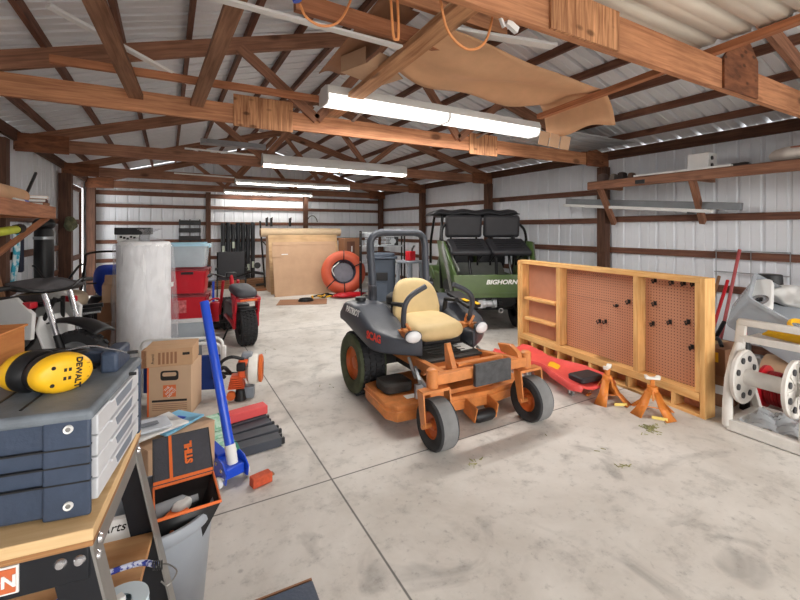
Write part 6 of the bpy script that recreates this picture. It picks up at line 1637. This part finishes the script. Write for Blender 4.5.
# orange brick
t = thing('orange_block', 'small orange red block lying alone on the floor right of the jack', 'block', (.463, 2.445, 0), math.radians(14))
MB().box((0, 0, .027), (.115, .06, .054)).build('block', pm('orange_red_clay', (196, 84, 52), .8, var=.2, scale=30), t, bevel=.006); MB().box((.065, 0, .03), (.02, .03, .01)).build('tab', M_handle, t)
# string trimmer power head
tr = thing('string_trimmer', 'orange and white petrol trimmer engine lying on the floor by the red carton', 'trimmer', (.58, 3.78, 0), math.radians(-15))
MB().lathe([(0, -.07), (.08, -.07), (.125, -.04), (.13, .0), (.12, .03), (.06, .05), (0, .05)], c=(.08, 0, .24), axis='X', n=30).build('recoil_housing', pm('dirty_white_casing', (226, 222, 214), .4, var=.08), tr)
MB().lathe([(.09, .0), (.115, .0), (.118, .02), (.10, .03), (.06, .032)], c=(.12, 0, .24), axis='X', n=30).build('orange_cover', M_trim, tr)
MB().box((.0, 0, .26), (.10, .16, .16)).build('cylinder_cover', pm('trimmer_orange', (226, 96, 50), .45, var=.1), tr, bevel=.025, seg=3)
MB().box((-.02, -.09, .29), (.07, .05, .07)).build('air_filter', M_black, tr, bevel=.012)
MB().box((.02, .0, .36), (.09, .10, .05)).build('muffler_guard', M_grey, tr, bevel=.015)
b = MB()
for k in range(6): b.box((-.06, -.03, .11 + k * .018), (.13 - .008 * k, .13, .008))
b.box((-.06, -.03, .155), (.07, .08, .11)); b.build('cooling_fins', MATS['trimmer_orange'], tr)
MB().tube([(-.03, -.05, .0), (-.03, -.05, .09)], [.05, .035], 14).build('fuel_tank', M_black, tr)
MB().lathe([(0, -.02), (.035, -.02), (.035, .02), (0, .02)], c=(-.10, -.08, .05), axis='Y', n=18).build('fuel_cap', M_trim, tr)
MB().tube(spline([(.0, -.05, .34), (-.10, -.06, .37), (-.18, -.05, .33), (-.20, -.03, .25)], 6), .014, 8).build('throttle_hose', M_black, tr)
MB().tube([(-.06, .02, .20), (-.20, .06, .20), (-.27, .07, .16)], .014, 10).build('drive_shaft', M_black, tr)
MB().tube(spline([(-.16, .0, .18), (-.20, -.02, .24), (-.16, -.04, .28), (-.12, 0, .22)], 5), .016, 8).build('rear_grip', M_black, tr)
MB().box((.03, 0, .05), (.10, .10, .10)).build('stand_foot', M_grey, tr, bevel=.01)
t = thing('black_boot', 'dark grey boot standing on the floor left of the trimmer shaft', 'boot', (.28, 4.75, 0), .4)
MB().prism([(-.12, 0), (.14, 0), (.15, .05), (.08, .09), (.02, .11), (.01, .30), (-.11, .30), (-.12, .1)], -.05, .05, 'XZ').build('boot', pm('grey_boot', (100, 100, 104), .7, var=.15), t, bevel=.02); MB().box((.01, 0, .006), (.27, .10, .012)).build('sole', M_black, t)

# leaf litter on the slab
lf = random.Random(5); M_leaf = pm('dry_grass', (150, 148, 100), .9, var=.3)
b = MB()
for (cx, cy, n, sp) in ((3.05, 1.72, 60, .07), (2.45, 1.52, 8, .05), (1.66, 2.0, 12, .05), (1.25, 3.7, 4, .3), (2.3, 1.9, 3, .3), (.55, 3.0, 5, .12), (1.0, 5.0, 4, .5)):
    for k in range(n):
        a = lf.uniform(0, 6.28); r_ = sp * abs(lf.gauss(0, .6)); L_ = lf.uniform(.012, .045); a2 = lf.uniform(0, 3.14)
        x, y = cx + r_ * math.cos(a) * 1.5, cy + r_ * math.sin(a)
        b.bar((x, y, .003), (x + L_ * math.cos(a2), y + L_ * math.sin(a2), lf.uniform(.003, .008)), .004, .003)
tag(b.build('grass_clippings', M_leaf), 'dry grass clippings scattered over the concrete floor', 'grass clippings', kind='stuff')
